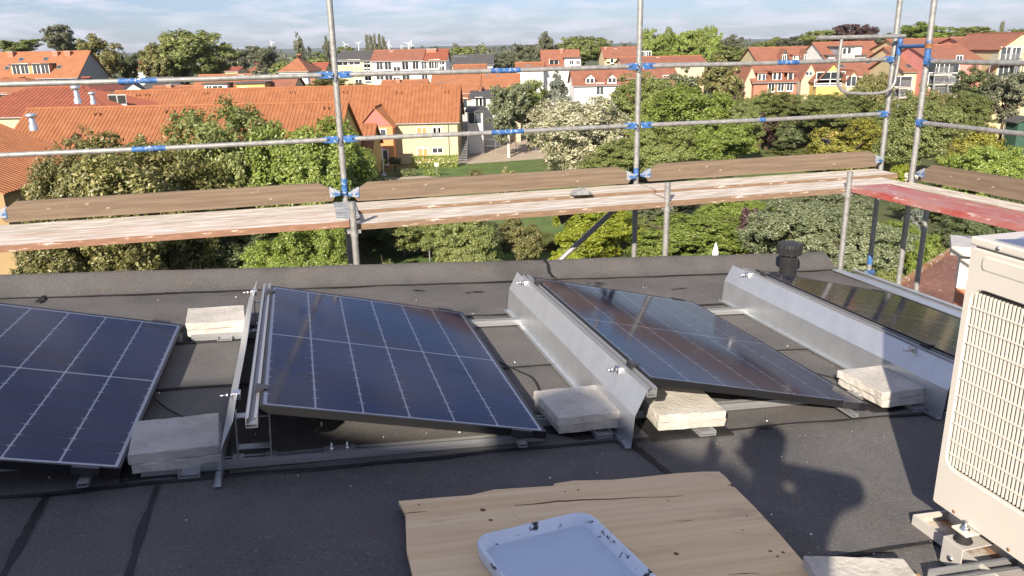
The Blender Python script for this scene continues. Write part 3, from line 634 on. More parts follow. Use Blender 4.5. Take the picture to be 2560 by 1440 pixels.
def flat_end(b, x, sgn):
    b.box(min(x, x+sgn*0.10), max(x, x+sgn*0.10), -0.008, 0.008, -0.027, 0.027)
def rail(M, L, label, bands, shade=m_pole):
    root = thing('guard_rail', label, 'guard rail', M, 'guard rails')
    MB().tube([(0.09,0,0),(0.14,0,0),(L/2,0,-0.004),(L-0.14,0,0),(L-0.09,0,0)], [0.0165,0.0195,0.0195,0.0195,0.0165], 16).build('tube', shade, root)
    for x, s in ((0.0, 1), (L, -1)):
        b = MB(); b.prism([(x,-0.022),(x+s*0.03,-0.029),(x+s*0.11,-0.024),(x+s*0.13,-0.016),(x+s*0.13,0.016),(x+s*0.11,0.024),(x+s*0.03,0.029),(x,0.022)], -0.007, 0.007, Matrix(((1,0,0,0),(0,0,1,0),(0,1,0,0),(0,0,0,1))))
        e = b.build('flattened_end', m_blue, root, bevel=0.003, seg=1)
        MB().tube([(x+s*0.075,-0.0085,0.0),(x+s*0.075,0.0085,0.0)], 0.008, 10).build('hole', m_dark, e)
    for a, c in bands: MB().tube([(a,0,-0.003),(c,0,-0.003)], 0.0203, 16, False).build('paint_band', m_blue, root)
    return root
RN = 0.035
rail(SM(-BAY, RN, 0.5), BAY-0.02, 'upper guard rail across the red roofs at the image edge', [(1.00,1.27)])
rail(SM(-BAY, RN, 0.0), BAY-0.02, 'lower guard rail across the yellowish linden tree', [(1.02,1.26)])
rail(SM(0.02, RN, 0.5), BAY-0.04, 'upper guard rail across the white apartment house', [(1.23,1.48)])
rail(SM(0.02, RN, 0.0), BAY-0.04, 'lower guard rail across the cream house and the blossoming tree', [(1.22,1.50)])
rail(SM(BAY+0.02, RN, 0.5), BAY-0.04, 'upper guard rail ending at the pole with the U shaped tube', [(1.30,1.52)])
rail(SM(BAY+0.02, RN, 0.0), BAY-0.04, 'lower guard rail ending below the U shaped tube', [(1.15,1.22)])

m_bluew = mat('worn_blue_plate', (0.05,0.13,0.30), 0.55, 0.2, var=0.2, vs=30); layer(m_bluew, (0.30,0.32,0.35), 22, 0.44, 0.52)
def board(M, L, label, cham=0.13, thick=0.030, plates=True):
    root = thing('toe_board', label, 'toe board', M, 'toe boards')
    R_ = Matrix(((1,0,0,0),(0,0,1,0),(0,1,0,0),(0,0,0,1)))
    me = MB(); k = 14
    top = [(cham + (L-2*cham)*i/k, 0.152 + rng.uniform(-0.0022,0.0022)) for i in range(k+1)]
    bot = [(L*0.985 - (L*0.97)*i/k, 0.0 + rng.uniform(-0.0022,0.0022)) for i in range(k+1)]
    me.prism([(0.0,0.055)] + top[:0] + [(0.0,0.072)] + top + [(L,0.072),(L,0.055)] + bot, -thick/2, thick/2, R_)
    me.build('plank', m_toe, root)
    if plates:
        for x0, x1 in ((-0.030, 0.055), (L-0.055, L+0.030)):
            pl_ = MB(); a = x0 < 0
            pts = [(x0,0.045),(x1,0.030),(x1,0.118),(x0,0.072)] if a else [(x0,0.030),(x1,0.045),(x1,0.072),(x0,0.118)]
            pl_.prism(pts, -thick/2-0.004, -thick/2-0.001, R_); pl_.prism(pts, thick/2+0.001, thick/2+0.004, R_)
            pl_.build('end_plate', m_bluew, root)
    return root
ZT = -0.495
board(SM(-BAY+0.05, 0.055, ZT+0.005), BAY-0.12, 'brown toe board in front of the yellowish linden tree')
board(SM(0.055, 0.055, ZT-0.008), BAY-0.12, 'brown toe board in front of the lawn and the cream house')
board(SM(BAY+0.055, 0.055, ZT+0.0), BAY-0.13, 'brown toe board in front of the small lawn near the road')
ZD = -0.512
def plank(M, L, W_, label, m, group='deck planks', th=0.046):
    b = bmesh.new(); r2 = random.Random(hash(label) % 9999 if False else len(label)*7 + int(L*100))
    n = 18; vs = []
    for i in range(n+1):
        x = L*i/n; w0 = rng.uniform(-.003,.003); w1 = rng.uniform(-.003,.003); zz = rng.uniform(-.0015,.0015)
        vs.append([b.verts.new((x,w0,-th)), b.verts.new((x,W_+w1,-th)), b.verts.new((x,W_+w1,zz)), b.verts.new((x,w0,zz))])
    for i in range(n):
        for k in range(4): b.faces.new((vs[i][k], vs[i][(k+1)%4], vs[i+1][(k+1)%4], vs[i+1][k]))
    b.faces.new(vs[0][::-1]); b.faces.new(vs[-1])
    es = [e for e in b.edges if e.calc_face_angle(0) > 0.6]; bmesh.ops.bevel(b, geom=es, offset=0.005, segments=2, affect='EDGES', profile=0.6)
    bmesh.ops.recalc_face_normals(b, faces=b.faces)
    me = bpy.data.meshes.new('deck_plank'); b.to_mesh(me); b.free()
    return tag(link('deck_plank', me, m, None, M), label, 'deck plank', group)
plank(SM(-BAY-0.05, 0.42, ZD), BAY+0.10, 0.37, 'far plank of the deck in front of the linden tree', m_deckw)
m_deckr = mat('worn_reddish_wood', (0.36,0.27,0.205), 0.85, col2=(0.50,0.43,0.365), vs=5, stretch=(0.6,9,9), bump=0.25, bs=14)
layer(m_deckr, (0.64,0.61,0.575), 4, 0.44, 0.62, stretch=(0.8,5,5), amount=0.9); topmix(m_deckr, (0.26,0.145,0.095))
plank(SM(-BAY-0.05, 0.80, ZD), BAY+0.03, 0.37, 'near plank with white paint runs on the deck in front of the linden tree', m_deckr)
plank(SM(0.04, 0.385, ZD-0.004), BAY-0.03, 0.33, 'far plank of the middle deck bay behind the grey rag', m_deckw)
plank(SM(0.0, 0.80, ZD-0.026), BAY-0.03, 0.385, 'near plank of the middle deck bay above the slanting brace', m_deckw)
plank(SM(BAY+0.03, 0.385, ZD-0.006), BAY-0.15, 0.33, 'far plank of the deck bay towards the red plank', m_deckw)
plank(SM(BAY-0.015, 0.77, ZD-0.026), BAY-0.30, 0.355, 'near plank of the deck bay towards the red plank', m_deckw)
m_sheetw = mat('scuffed_grey_metal', (0.28,0.29,0.30), 0.55, 0.3, var=0.15, vs=30); layer(m_sheetw, (0.55,0.54,0.52), 9, 0.50, 0.58, stretch=(1,3,3))
o = MB().box(-0.085,0.085,-0.74,-0.05,0.0,0.006).build('cover_plate', m_sheetw, None, SM(-0.02, 0.0, ZD+0.002))
tag(o, 'paint smeared grey metal plate over the deck joint behind the short pole', 'metal plate')
# rag and dark flap
rg = MB(); pts = []
for i in range(6):
    for j in range(5): pts.append((i*0.036-0.09+rng.uniform(-.008,.008), j*0.03-0.06+rng.uniform(-.008,.008), 0.002 + 0.055*sin(pi*i/5)*sin(pi*j/4)*(0.6+0.8*rng.random())))
rg.add(pts, [(i*5+j,(i+1)*5+j,(i+1)*5+j+1,i*5+j+1) for i in range(5) for j in range(4)])
m_rag = mat('grey_cloth', (0.20,0.205,0.21), 0.9, var=0.25, vs=18)
q = on_scaf(1447, 493, 0.36); tag(rg.build('rag', m_rag, None, SM(q.x, 0.42, ZD+0.012)), 'crumpled grey rag lying on the middle deck bay', 'rag')
q = on_scaf(1420, 535, 0.45); m_flap = mat('dark_dirty_board', (0.05,0.04,0.036), 0.8, var=0.4, vs=16)
tag(MB().prism([(-0.10,0.02),(0.13,0.06),(0.10,0.03),(0.02,-0.03),(-0.055,-0.085)], -0.007, 0.007, Matrix(((1,0,0,0),(0,0,1,0),(0,1,0,0),(0,0,0,1)))).build('board_offcut', m_flap, None, SM(q.x, 0.45, q.z)), 'dark triangular board corner hanging below the middle deck bay', 'board')

# side scaffold running back towards the camera on the right
zz = S0.z - 0.52
A, B_ = G(2130, 466, zz), G(2530, 556, zz); e2 = (B_ - A); e2.z = 0; e2.normalize(); f2 = Vector((-e2.y, e2.x, 0))     # f2 points away to the left of travel
if f2.dot(Vector((1,0.3,0))) < 0: f2 = -f2
C_ = G(2220, 460, zz); w_red = max(0.20, (C_ - A).dot(f2)); D_ = G(2290, 459, zz); w_cr = max(0.2, (D_ - C_).dot(f2))
def side(o, off, z): return Matrix(((e2.x, f2.x, 0, o.x + f2.x*off), (e2.y, f2.y, 0, o.y + f2.y*off), (0,0,1,z), (0,0,0,1)))
plank(side(A, 0, zz), 2.6, w_red, 'red painted plank of the side deck', m_red, 'side deck planks', 0.05)
a2 = (G(2225, 460, zz) - A).dot(e2)
plank(side(A + e2*max(-0.3, a2-0.0), w_red+0.012, zz+0.002), 2.6, w_cr, 'pale wooden plank beside the red plank', m_deckw, 'side deck planks')
pp4 = S0 + sd*4.885 + sn*0.73
def on_side(px, py, off=0.0): return hit(px, py, pp4 + f2*off, f2)
t0_, t1_ = on_side(2300, 450, -0.04), on_side(2555, 496, -0.04)
M_ = Matrix(((e2.x, f2.x, 0, t0_.x), (e2.y, f2.y, 0, t0_.y), (0,0,1,t0_.z - 0.004), (0,0,0,1))) @ Matrix.Rotation(0, 4, 'Y')
board(M_, 2.4, 'brown toe board of the side scaffold beyond the red plank')
rail(Matrix(((e2.x, f2.x, 0, pp4.x - f2.x*0.035), (e2.y, f2.y, 0, pp4.y - f2.y*0.035), (0,0,1,S0.z + 0.495), (0,0,0,1))), 2.5, 'upper side guard rail across the pink house', [])
rail(Matrix(((e2.x, f2.x, 0, pp4.x - f2.x*0.035), (e2.y, f2.y, 0, pp4.y - f2.y*0.035), (0,0,1,S0.z - 0.01), (0,0,0,1))), 2.5, 'lower side guard rail above the side toe board', [])
# wire knot at the deck corner
q = on_scaf(2278, 447, 0.66)
wk = MB(); 
for k in range(4):
    wk.tube([(0.05*cos(a*0.7+k), -0.03*sin(a*0.7+k*1.3), 0.02*k - 0.03 + 0.012*sin(a)) for a in range(10)], 0.009, 6)
m_rope = mat('pale_rope', (0.55,0.50,0.43), 0.9, var=0.2, vs=60)
tag(wk.build('rope_knot', m_rope, None, SM(q.x, 0.66, q.z)), 'pale rope wound round the pole at the deck corner', 'rope')
# U-shaped tube with its blue bracket
us, un = 2*BAY - 0.02, 0.12
def U_(px, py): q = on_scaf(px, py, un); return Vector((q.x, -un, q.z))
root = thing('tube_gate', 'U shaped galvanised tube gate hanging from a top tube on a blue bracket', 'scaffold gate', SCM)
MB().tube([U_(2044,95), U_(2262,90)], 0.019, 16).build('top_tube', m_pole, root)
arc = [(2104,98),(2100,130),(2097,165),(2094,200),(2096,214),(2104,226),(2120,232),(2150,234),(2190,234),(2212,230),(2228,221),(2237,206),(2243,170),(2249,135),(2252,98)]
MB().tube([U_(*p) for p in arc], 0.0145, 14).build('bent_tube', m_pole, root)
MB().tube([U_(2252,96), U_(2246,137)], 0.0225, 14).build('sleeve', m_blue, root)
MB().tube([U_(2249,116), SCM.inverted() @ (pp4 + Vector((0,0,0.62)))], 0.017, 14).build('arm', m_blue, root)
m_rope2 = m_rust
MB().tube([SCM.inverted() @ (pp4 + Vector((0,0,0.60))), SCM.inverted() @ (pp4 + Vector((0,0,0.645)))], 0.031, 14).build('coupler', m_rust, root)
root = thing('tie_tube', 'short tie tube with a blue coupler at the roof corner', 'scaffold tie', SCM)
e1 = on_scaf(2182, 681, 0.03); e2_ = on_scaf(2140, 692, 0.50); e2_ = Vector((e2_.x, -0.50, e2_.z)); e1 = Vector((e1.x, -0.03, e1.z))
MB().tube([e2_, e1], 0.022, 12).build('tube', m_pole, root); MB().tube([e2_.lerp(e1,0.55), e2_.lerp(e1,0.98)], 0.030, 12).build('coupler', m_blue, root)

# ------------------------------------------------------------------ behind the viewer: an unseen caster shaped to shade the near felt, and the person taking the picture
sil = [(-7.2,.98,0),(-1.27,.98,0),(-1.12,.62,0),(-0.92,.14,.1),(-.74,-.10,.15),(-.34,-.12,.1),(-.14,.22,.05),(.06,.34,.09),(.30,.44,.09),(.43,.30,.05),(.47,.05,0),(.56,-.16,0),(.70,-.27,0),(.75,-.55,0)]
yp = -4.4; pr2 = []
for r, d, h in sil:
    w = ROOF @ Vector((r, d, h)); t = (yp - w.y) / -SD.y; p = w - SD * t; pr2.append((p.x, p.z))
zb = 12.9
poly = [(pr2[0][0], zb)] + pr2 + [(pr2[-1][0], zb)]
rh = thing('shade_caster', 'unseen block behind the viewpoint with its top shaped to shade the near felt', 'building', T((0, yp, 0)))
MB().prism([(x, z) for x, z in poly], -2.6, 0.0, Matrix(((1,0,0,0),(0,0,1,0),(0,1,0,0),(0,0,0,1)))).build('wall', m_ownwall, rh)
MB().box(pr2[0][0], pr2[0][0]+2.4, -2.7, -0.6, pr2[0][1], pr2[0][1]+0.05).build('roof', m_tar, rh)
def person():
    zr = RO.z - ((0.1 - RO.x)*_nrm.x + (-0.38 - RO.y)*_nrm.y)/_nrm.z
    J = {'pelvis':(0.10,-0.42,0.92,.135),'belly':(0.10,-0.42,1.08,.13),'chest':(0.09,-0.41,1.28,.185),'neckb':(0.08,-0.40,1.44,.075),'neck':(0.075,-0.38,1.50,.058),
         'jaw':(0.07,-0.345,1.555,.070),'head':(0.07,-0.355,1.63,.092),'crown':(0.07,-0.37,1.70,.070)}
    E_ = [('pelvis','belly'),('belly','chest'),('chest','neckb'),('neckb','neck'),('neck','jaw'),('jaw','head'),('head','crown')]
    for s, nm in ((-1,'l'),(1,'r')):
        J.update({nm+'sh':(0.09+s*0.19,-0.40,1.43,.070),nm+'el':(0.09+s*0.37,-0.28,1.38,.052),nm+'wr':(0.02+s*0.085,-0.11,1.40,.032),nm+'pa':(0.01+s*0.065,-0.075,1.445,.034),
                  nm+'hip':(0.10+s*0.10,-0.42,0.86,.095),nm+'kn':(0.10+s*0.12,-0.40,0.48,.062),nm+'an':(0.10+s*0.13,-0.43,0.09,.045),nm+'he':(0.10+s*0.13,-0.46,0.045,.042),nm+'toe':(0.10+s*0.16,-0.26,0.035,.036)})
        E_ += [('chest',nm+'sh'),(nm+'sh',nm+'el'),(nm+'el',nm+'wr'),(nm+'wr',nm+'pa'),('pelvis',nm+'hip'),(nm+'hip',nm+'kn'),(nm+'kn',nm+'an'),(nm+'an',nm+'he'),(nm+'an',nm+'toe')]
        for k in range(5):
            a, b = nm+'f%d'%k, nm+'g%d'%k
            if k == 4: J[a] = (0.01+s*0.045,-0.075,1.425,.0105); J[b] = (0.01+s*0.022,-0.062,1.445,.009)
            else: J[a] = (0.01+s*0.078,-0.052+0.0,1.425+k*0.019,.0095); J[b] = (0.01+s*0.055,-0.030,1.428+k*0.0185-0.002*abs(k-1.5),.0085)
            E_ += [(nm+'pa',a),(a,b)]
    names = list(J); me = bpy.data.meshes.new('person')
    me.from_pydata([(J[n][0], J[n][1], J[n][2]) for n in names], [(names.index(a), names.index(b)) for a, b in E_], [])
    m_cl = mat('dark_jacket', (0.05,0.055,0.07), 0.9, var=0.2, vs=8)
    o = link('person', me, m_cl, None, T((-0.17, -0.02, zr)) @ Matrix.Diagonal((1,1,1.055,1)))
    sk = o.modifiers.new('skin', 'SKIN'); sk.use_smooth_shade = True
    for i, n in enumerate(names):
        v = me.skin_vertices[0].data[i]; v.radius = (J[n][3], J[n][3]*(0.75 if n in ('chest','belly','pelvis') else 1)); v.use_root = (n == 'pelvis')
    o.modifiers.new('subdivision', 'SUBSURF').levels = 1
    tag(o, 'person in a dark jacket standing behind the viewpoint holding up a phone', 'person')
    ph = MB().box(-0.075,0.075,-0.030,-0.022,-0.036,0.036).build('phone', m_plastic, None, T((0.0,-0.008,CAM_Z)), bevel=0.003)
    tag(ph, 'slim black phone held up in both hands of the person', 'phone')
person()

# ------------------------------------------------------------------ ground, lawns, roads, hills
m_ground = mat('rough_grass_ground', (0.050,0.066,0.022), 0.95, col2=(0.085,0.095,0.034), vs=0.11, bump=0.4, bs=2.0); layer(m_ground, (0.13,0.105,0.06), 0.035, 0.60, 0.72, amount=0.7)
m_lawn = mat('mown_lawn', (0.060,0.105,0.022), 0.95, col2=(0.10,0.15,0.035), vs=0.5, bump=0.5, bs=6); layer(m_lawn, (0.17,0.14,0.07), 0.16, 0.55, 0.70, amount=0.8)
m_sand = mat('pale_gravel', (0.36,0.30,0.23), 0.95, var=0.12, vs=0.8, bump=0.3, bs=10)
m_asph = mat('asphalt', (0.075,0.072,0.068), 0.9, var=0.2, vs=0.7, bump=0.3, bs=12)
m_field = mat('far_hills_woods', (0.030,0.045,0.028), 0.95, col2=(0.055,0.070,0.040), vs=0.010, bump=0)
gm = MB(); gm.add([(-9000,-1500,0),(9000,-1500,0),(9000,8500,0),(-9000,8500,0)], ((0,1,2,3),))
tag(gm.build('ground', m_ground), kind='structure')
def patch(name, pts, m, z):
    P = [G(*p) for p in pts]; b = MB(); vs = [(p.x, p.y, z) for p in P]
    b.add(vs, (tuple(range(len(vs))),)); o = b.build(name, m)
    if o.data.polygons[0].normal.z < 0: o.data.flip_normals()
    return tag(o, kind='structure')
patch('lawn', [(900,440),(1180,408),(1240,385),(1420,395),(1500,420),(1620,560),(1500,700),(1050,700),(860,600)], m_lawn, 0.02)
patch('lawn', [(1700,420),(1880,362),(2060,385),(2120,440),(1900,470),(1650,480)], m_lawn, 0.02)
patch('gravel_court', [(1150,385),(1175,350),(1340,345),(1450,385),(1350,398),(1180,410),(1150,408)], m_sand, 0.035)
patch('path', [(960,446),(1060,440),(1130,448),(1100,462),(980,470)], m_sand, 0.035)
patch('road', [(1880,352),(2040,352),(2330,372),(2560,368),(2700,372),(2700,400),(2480,400),(2400,420),(2330,396),(2100,376),(1890,366)], m_asph, 0.035)
patch('yard', [(1160,300),(1240,300),(1290,335),(1170,345)], m_sand, 0.03)
rh_ = np.random.RandomState(4)
for (Y, h0, amp, nm, seed) in ((4300, 3, 9, 'hill', 1.3), (7600, 14, 20, 'hill', 4.1)):
    b = MB(); n = 90; xs = np.linspace(-0.72*Y, 0.72*Y, n); q = []
    for i, x in enumerate(xs):
        t = x / Y * 9; h = h0 + amp*(0.5 + 0.35*sin(t*0.9+seed) + 0.2*sin(t*2.3+seed*2) + 0.1*sin(t*6.1)) + rh_.uniform(-1.5,1.5)
        q += [(x, Y-600, -2), (x, Y-150, h*0.6), (x, Y, h), (x, Y+800, -2)]
    b.add(q, [(i*4+k, (i+1)*4+k, (i+1)*4+k+1, i*4+k+1) for i in range(n-1) for k in range(3)], True)
    tag(b.build(nm, m_field), kind='structure')

# ------------------------------------------------------------------ houses
def roofmat(name, c, c2=None): return mat(name, c, 0.8, col2=c2 or tuple(x*1.28 for x in c), vs=0.9, bump=0.0, detail=8)
m_terra = roofmat('terracotta_tiles', (0.235,0.090,0.038), (0.305,0.124,0.054)); layer(m_terra, (0.185,0.07,0.035), 6, 0.5, 0.7, stretch=(1,1,1), amount=0.5)
m_terra2 = roofmat('orange_tiles', (0.255,0.105,0.050)); m_redt = roofmat('red_tiles', (0.22,0.068,0.038)); m_brownt = roofmat('brown_red_tiles', (0.215,0.090,0.056)); m_dkroof = roofmat('dark_grey_roofing', (0.065,0.064,0.064)); m_dkred = roofmat('dark_red_tiles', (0.20,0.060,0.040))
def wallmat(name, c): return mat(name, c, 0.9, var=0.05, vs=0.35, bump=0.1, bs=6)
w_cream, w_yel, w_white, w_orange, w_pink, w_beige, w_grey, w_salmon = (wallmat(n, c) for n, c in (('cream_wall',(0.56,0.47,0.28)),('yellow_wall',(0.52,0.38,0.14)),('white_wall',(0.72,0.72,0.71)),('orange_wall',(0.58,0.27,0.12)),('dusky_pink_wall',(0.42,0.15,0.13)),('beige_wall',(0.52,0.40,0.29)),('grey_wall',(0.34,0.34,0.35)),('salmon_wall',(0.60,0.24,0.20))))
w_yel_shade = wallmat('shaded_yellow_wall', (0.30,0.215,0.11))  # yellow wall darkened in its colour to stand in for shade
m_brickw = mat('brick_wall_far', (0.30,0.13,0.085), 0.9, col2=(0.40,0.20,0.13), vs=3, bump=0.1, bs=12)
m_gutt = mat('zinc_gutter', (0.30,0.31,0.32), 0.5, 0.5)
win_cache = {}
def window(parent, M, w, h, frame=m_white, shutter=None):
    """a window: proud frame ring with a recessed pane; local x right, z up, y into the wall"""
    k = (round(w,2), round(h,2))
    if k not in win_cache:
        t = min(0.09, w*0.12); f = MB()
        for (x0,x1,z0,z1) in ((-w/2,-w/2+t,0,h),(w/2-t,w/2,0,h),(-w/2+t,w/2-t,0,t),(-w/2+t,w/2-t,h-t,h)): f.box(x0,x1,-0.05,0.05,z0,z1)
        if w > 0.8: f.box(-t*0.4,t*0.4,-0.04,0.05,t,h-t)
        f.box(-w/2-0.06,w/2+0.06,-0.11,-0.051,-0.06,-0.002)
        win_cache[k] = (f.mesh('window'), MB().box(-w/2+t,w/2-t,-0.012,0.03,t,h-t).mesh('pane'))
    a, b = win_cache[k]
    o = link('window', a, frame, parent, M); link('pane', b, shutter or m_win, o); return o
def slope(b, P0, ux, w, up, L, l0=0.0, l1=0.0, pitch=0.45, rib=0.035, thick=0.10):
    """a roof slope with tile ribs: P0 = lower left corner seen from outside, ux = unit along the eave, up = unit up the slope; l0,l1 = how far the top edge is drawn in at each end (hips)"""
    nrm = ux.cross(up).normalized(); n = max(2, int(round(w/pitch))); p = w/n; prof = []
    if rib > 0:
        for i in range(n):
            for fr_, h in ((0.0,0.0),(0.62,0.0),(0.72,rib),(0.90,rib)): prof.append(((i+fr_)*p, h))
        prof.append((w, 0.0))
    else: prof = [(w*i/8, 0) for i in range(9)]
    def vt(u):
        v = L
        if l0 > 0: v = min(v, u/l0*L)
        if l1 > 0: v = min(v, (w-u)/l1*L)
        return max(0.0, v)
    lo = [P0 + ux*u + nrm*h for u, h in prof]; hi = [P0 + ux*u + up*vt(u) + nrm*h for u, h in prof]; m = len(prof)
    b.add(lo + hi, [(i, i+1, m+i+1, m+i) for i in range(m-1)])
    lo2 = [P0 + ux*u - nrm*thick for u, h in prof]; hi2 = [P0 + ux*u + up*vt(u) - nrm*thick for u, h in prof]
    b.add(lo2 + hi2, [(m+i, m+i+1, i+1, i) for i in range(m-1)])
    b.add(lo + lo2, [(m+i, m+i+1, i+1, i) for i in range(m-1)])
    b.add([lo[0], hi[0], hi2[0], lo2[0]], ((0,1,2,3),)); b.add([lo[-1], hi[-1], hi2[-1], lo2[-1]], ((3,2,1,0),))
    return b
class House:
    """l, r, ye: image columns of the front wall's ends and the row of the eave; yr: row of the ridge; Y: distance of the front wall; ax 'x' ridge along the front, 'y' gable to the front"""
    def __init__(s, name, label, l, r, ye, yr, Y, depth, wall, roof, ax='x', kind='gable', yaw=0.0, hip=0.0, ribs=0.0, pitch=0.45, over=0.35, group='houses of the town', cat='house', base=0.0):
        EL, ER = V(l, ye, Y), V(r, ye, Y); yw = radians(yaw)
        s.w = (ER.x - EL.x) / cos(yw); s.ze = (EL.z + ER.z)/2; s.D = depth; s.ax = ax
        s.M = T((EL.x, Y - (s.w*sin(yw)/2 if True else 0), base)) @ Matrix.Rotation(yw, 4, 'Z'); s.ze -= base
        mid = (l + r)/2; zr = V(mid, yr, Y + (depth/2 if ax == 'x' and kind != 'mono' else (depth if kind == 'mono' else 0))).z - base
        s.zr = max(zr, s.ze + 0.3); s.kind = kind
        s.root = thing(name, label, cat, s.M, group); s.inv = s.M.inverted(); s.roofmat = roof; s.wallm = wall; s.over = over
        w, D, ze, zr = s.w, depth, s.ze, s.zr; b = MB()
        if kind == 'flat': b.box(0,w,0,D,0,ze); b.build('wall', wall, s.root); MB().box(-0.2,w+0.2,-0.2,D+0.2,ze,ze+0.28).build('roof', roof, s.root); s.zr = ze+0.28; s.fn = Vector((0,0,1)); s.fp = Vector((0,0,ze+0.28)); return
        if kind == 'mono':
            b.add([(0,0,0),(w,0,0),(w,D,0),(0,D,0),(0,0,ze),(w,0,ze),(w,D,zr),(0,D,zr)], ((0,3,2,1),(4,5,6,7),(0,1,5,4),(1,2,6,5),(2,3,7,6),(3,0,4,7))); b.build('wall', wall, s.root)
            up = Vector((0,D,zr-ze)); L = up.length; up.normalize(); rb = slope(MB(), Vector((-over,0,ze)) - up*over + Vector((0,0,0.12)), Vector((1,0,0)), w+2*over, up, L+2*over, pitch=pitch, rib=ribs); rb.build('roof_slope', roof, s.root)
            s.fp = Vector((0,0,ze)); s.fn = Vector((1,0,0)).cross(up); return
        if ax == 'x':
            hp = hip; 
            if hp == 0: vs = [(0,0,0),(w,0,0),(w,0,ze),(w,D/2,zr),(w,D,ze),(w,D,0),(0,D,0),(0,D,ze),(0,D/2,zr),(0,0,ze)]; b.add(vs, ((0,1,2,9),(1,5,4,3,2),(5,6,7,4),(6,0,9,8,7),(6,5,1,0)))
            else: b.box(0,w,0,D,0,ze)
            b.build('wall', wall, s.root)
            up = Vector((0,D/2,zr-ze)); L = up.length; up.normalize(); n1 = Vector((1,0,0)).cross(up); off = n1*0.12; ov = over
            rw = w + 2*ov; hl = hp + ov if hp else 0
            slope(MB(), Vector((-ov,0,ze)) - up*ov + off, Vector((1,0,0)), rw, up, L+ov, hl, hl, pitch, ribs).build('roof_slope', roof, s.root)
            up2 = Vector((0,-D/2,zr-ze)).normalized(); slope(MB(), Vector((w+ov,D,ze)) - up2*ov + Vector((0,-n1.y,n1.z))*0.12, Vector((-1,0,0)), rw, up2, L+ov, hl, hl, pitch, ribs if ribs else 0).build('roof_slope', roof, s.root)
            if hp:
                for sx in (0, 1):
                    u3 = Vector(((hp if sx == 0 else -hp), 0, zr-ze)); L3 = u3.length; u3.normalize(); ex_ = Vector((0,-1 if sx == 0 else 1,0)); p0 = Vector((0 if sx == 0 else w, D if sx == 0 else 0, ze)) - ex_*ov - u3*ov; n3 = ex_.cross(u3)
                    slope(MB(), p0 + n3*0.12, ex_, D+2*ov, u3, L3+ov, D/2+ov, D/2+ov, pitch, ribs).build('roof_slope', roof, s.root)
            rc = MB(); rc.tube([(hp-ov*0.6 if hp else -ov, D/2, zr+0.15),(w-hp+ov*0.6 if hp else w+ov, D/2, zr+0.15)], 0.14, 8).build('ridge_cap', roof, s.root)
            MB().tube([(-ov,-ov*0.95,ze-0.16),(w+ov,-ov*0.95,ze-0.16)], 0.075, 8).build('gutter', m_gutt, s.root)
            s.fp = Vector((0,0,ze)) + off; s.fn = n1
        else:
            vs = [(0,0,0),(w,0,0),(w,0,ze),(w/2,0,zr),(0,0,ze),(0,D,0),(w,D,0),(w,D,ze),(w/2,D,zr),(0,D,ze)]
            b.add(vs, ((0,1,2,3,4),(6,5,9,8,7),(1,6,7,2),(5,0,4,9),(5,6,1,0))); b.build('wall', wall, s.root)
            for sx in (0, 1):
                u3 = Vector(((w/2 if sx == 0 else -w/2), 0, zr-ze)); L3 = u3.length; u3.normalize(); ex_ = Vector((0,-1 if sx == 0 else 1,0)); p0 = Vector((0 if sx == 0 else w, D if sx == 0 else 0, ze)) - ex_*over - u3*over; n3 = ex_.cross(u3)
                slope(MB(), p0 + n3*0.12, ex_, D+2*over, u3, L3+over, 0, 0, pitch, ribs).build('roof_slope', roof, s.root)
                if sx == 1: s.rn, s.rp = n3, Vector((w,0,ze)) + n3*0.12
            MB().tube([(w/2,-over,zr+0.13),(w/2,D+over,zr+0.13)], 0.13, 8).build('ridge_cap', roof, s.root)
            s.fp, s.fn = s.rp, s.rn
    def loc(s, px, py, P, n): return s.inv @ hit(px, py, s.M @ P, (s.M.to_3x3() @ n))
    def win(s, lst, w=1.1, h=1.4, frame=m_white, pane=None):
        for t in lst:
            px, py = t[0], t[1]; ww, hh = (t[2], t[3]) if len(t) > 2 else (w, h)
            q = s.loc(px, py, Vector((0,0,0)), Vector((0,1,0))); window(s.root, T((q.x, -0.03, q.z - hh/2)), ww, hh, frame, pane)
        return s
    def side_win(s, lst, w=1.0, h=1.3):
        for (px, py) in lst:
            q = s.loc(px, py, Vector((s.w,0,0)), Vector((1,0,0))); window(s.root, T((s.w+0.03, q.y, q.z-h/2)) @ Matrix.Rotation(pi/2, 4, 'Z'), w, h)
        return s
    def sky_lights(s, lst, w=0.8, h=1.0, m=m_win, nm='skylight'):
        for (px, py) in lst:
            q = s.loc(px, py, s.fp, s.fn); n = s.fn; x = Vector((1,0,0)) if s.ax == 'x' or s.kind == 'mono' else Vector((0,1,0)); z = n; y = z.cross(x)
            M = Matrix(((x.x,y.x,z.x,q.x),(x.y,y.y,z.y,q.y),(x.z,y.z,z.z,q.z),(0,0,0,1)))
            o = MB().box(-w/2,w/2,-h/2,-h/2+0.09,0,0.09).box(-w/2,w/2,h/2-0.09,h/2,0,0.09).box(-w/2,-w/2+0.09,-h/2+0.09,h/2-0.09,0,0.09).box(w/2-0.09,w/2,-h/2+0.09,h/2-0.09,0,0.09).build(nm, m_gutt, s.root, M)
            MB().box(-w/2+0.09,w/2-0.09,-h/2+0.09,h/2-0.09,0.0,0.06).build('pane', m, o)
        return s
    def stubs(s, lst, rad=0.10, hh=0.45, m=None):
        for (px, py) in lst:
            q = s.loc(px, py, s.fp, s.fn); MB().tube([q - Vector((0,0,0.1)), q + Vector((0,0,hh))], rad, 8).build('roof_vent', m or s.roofmat, s.root)
        return s
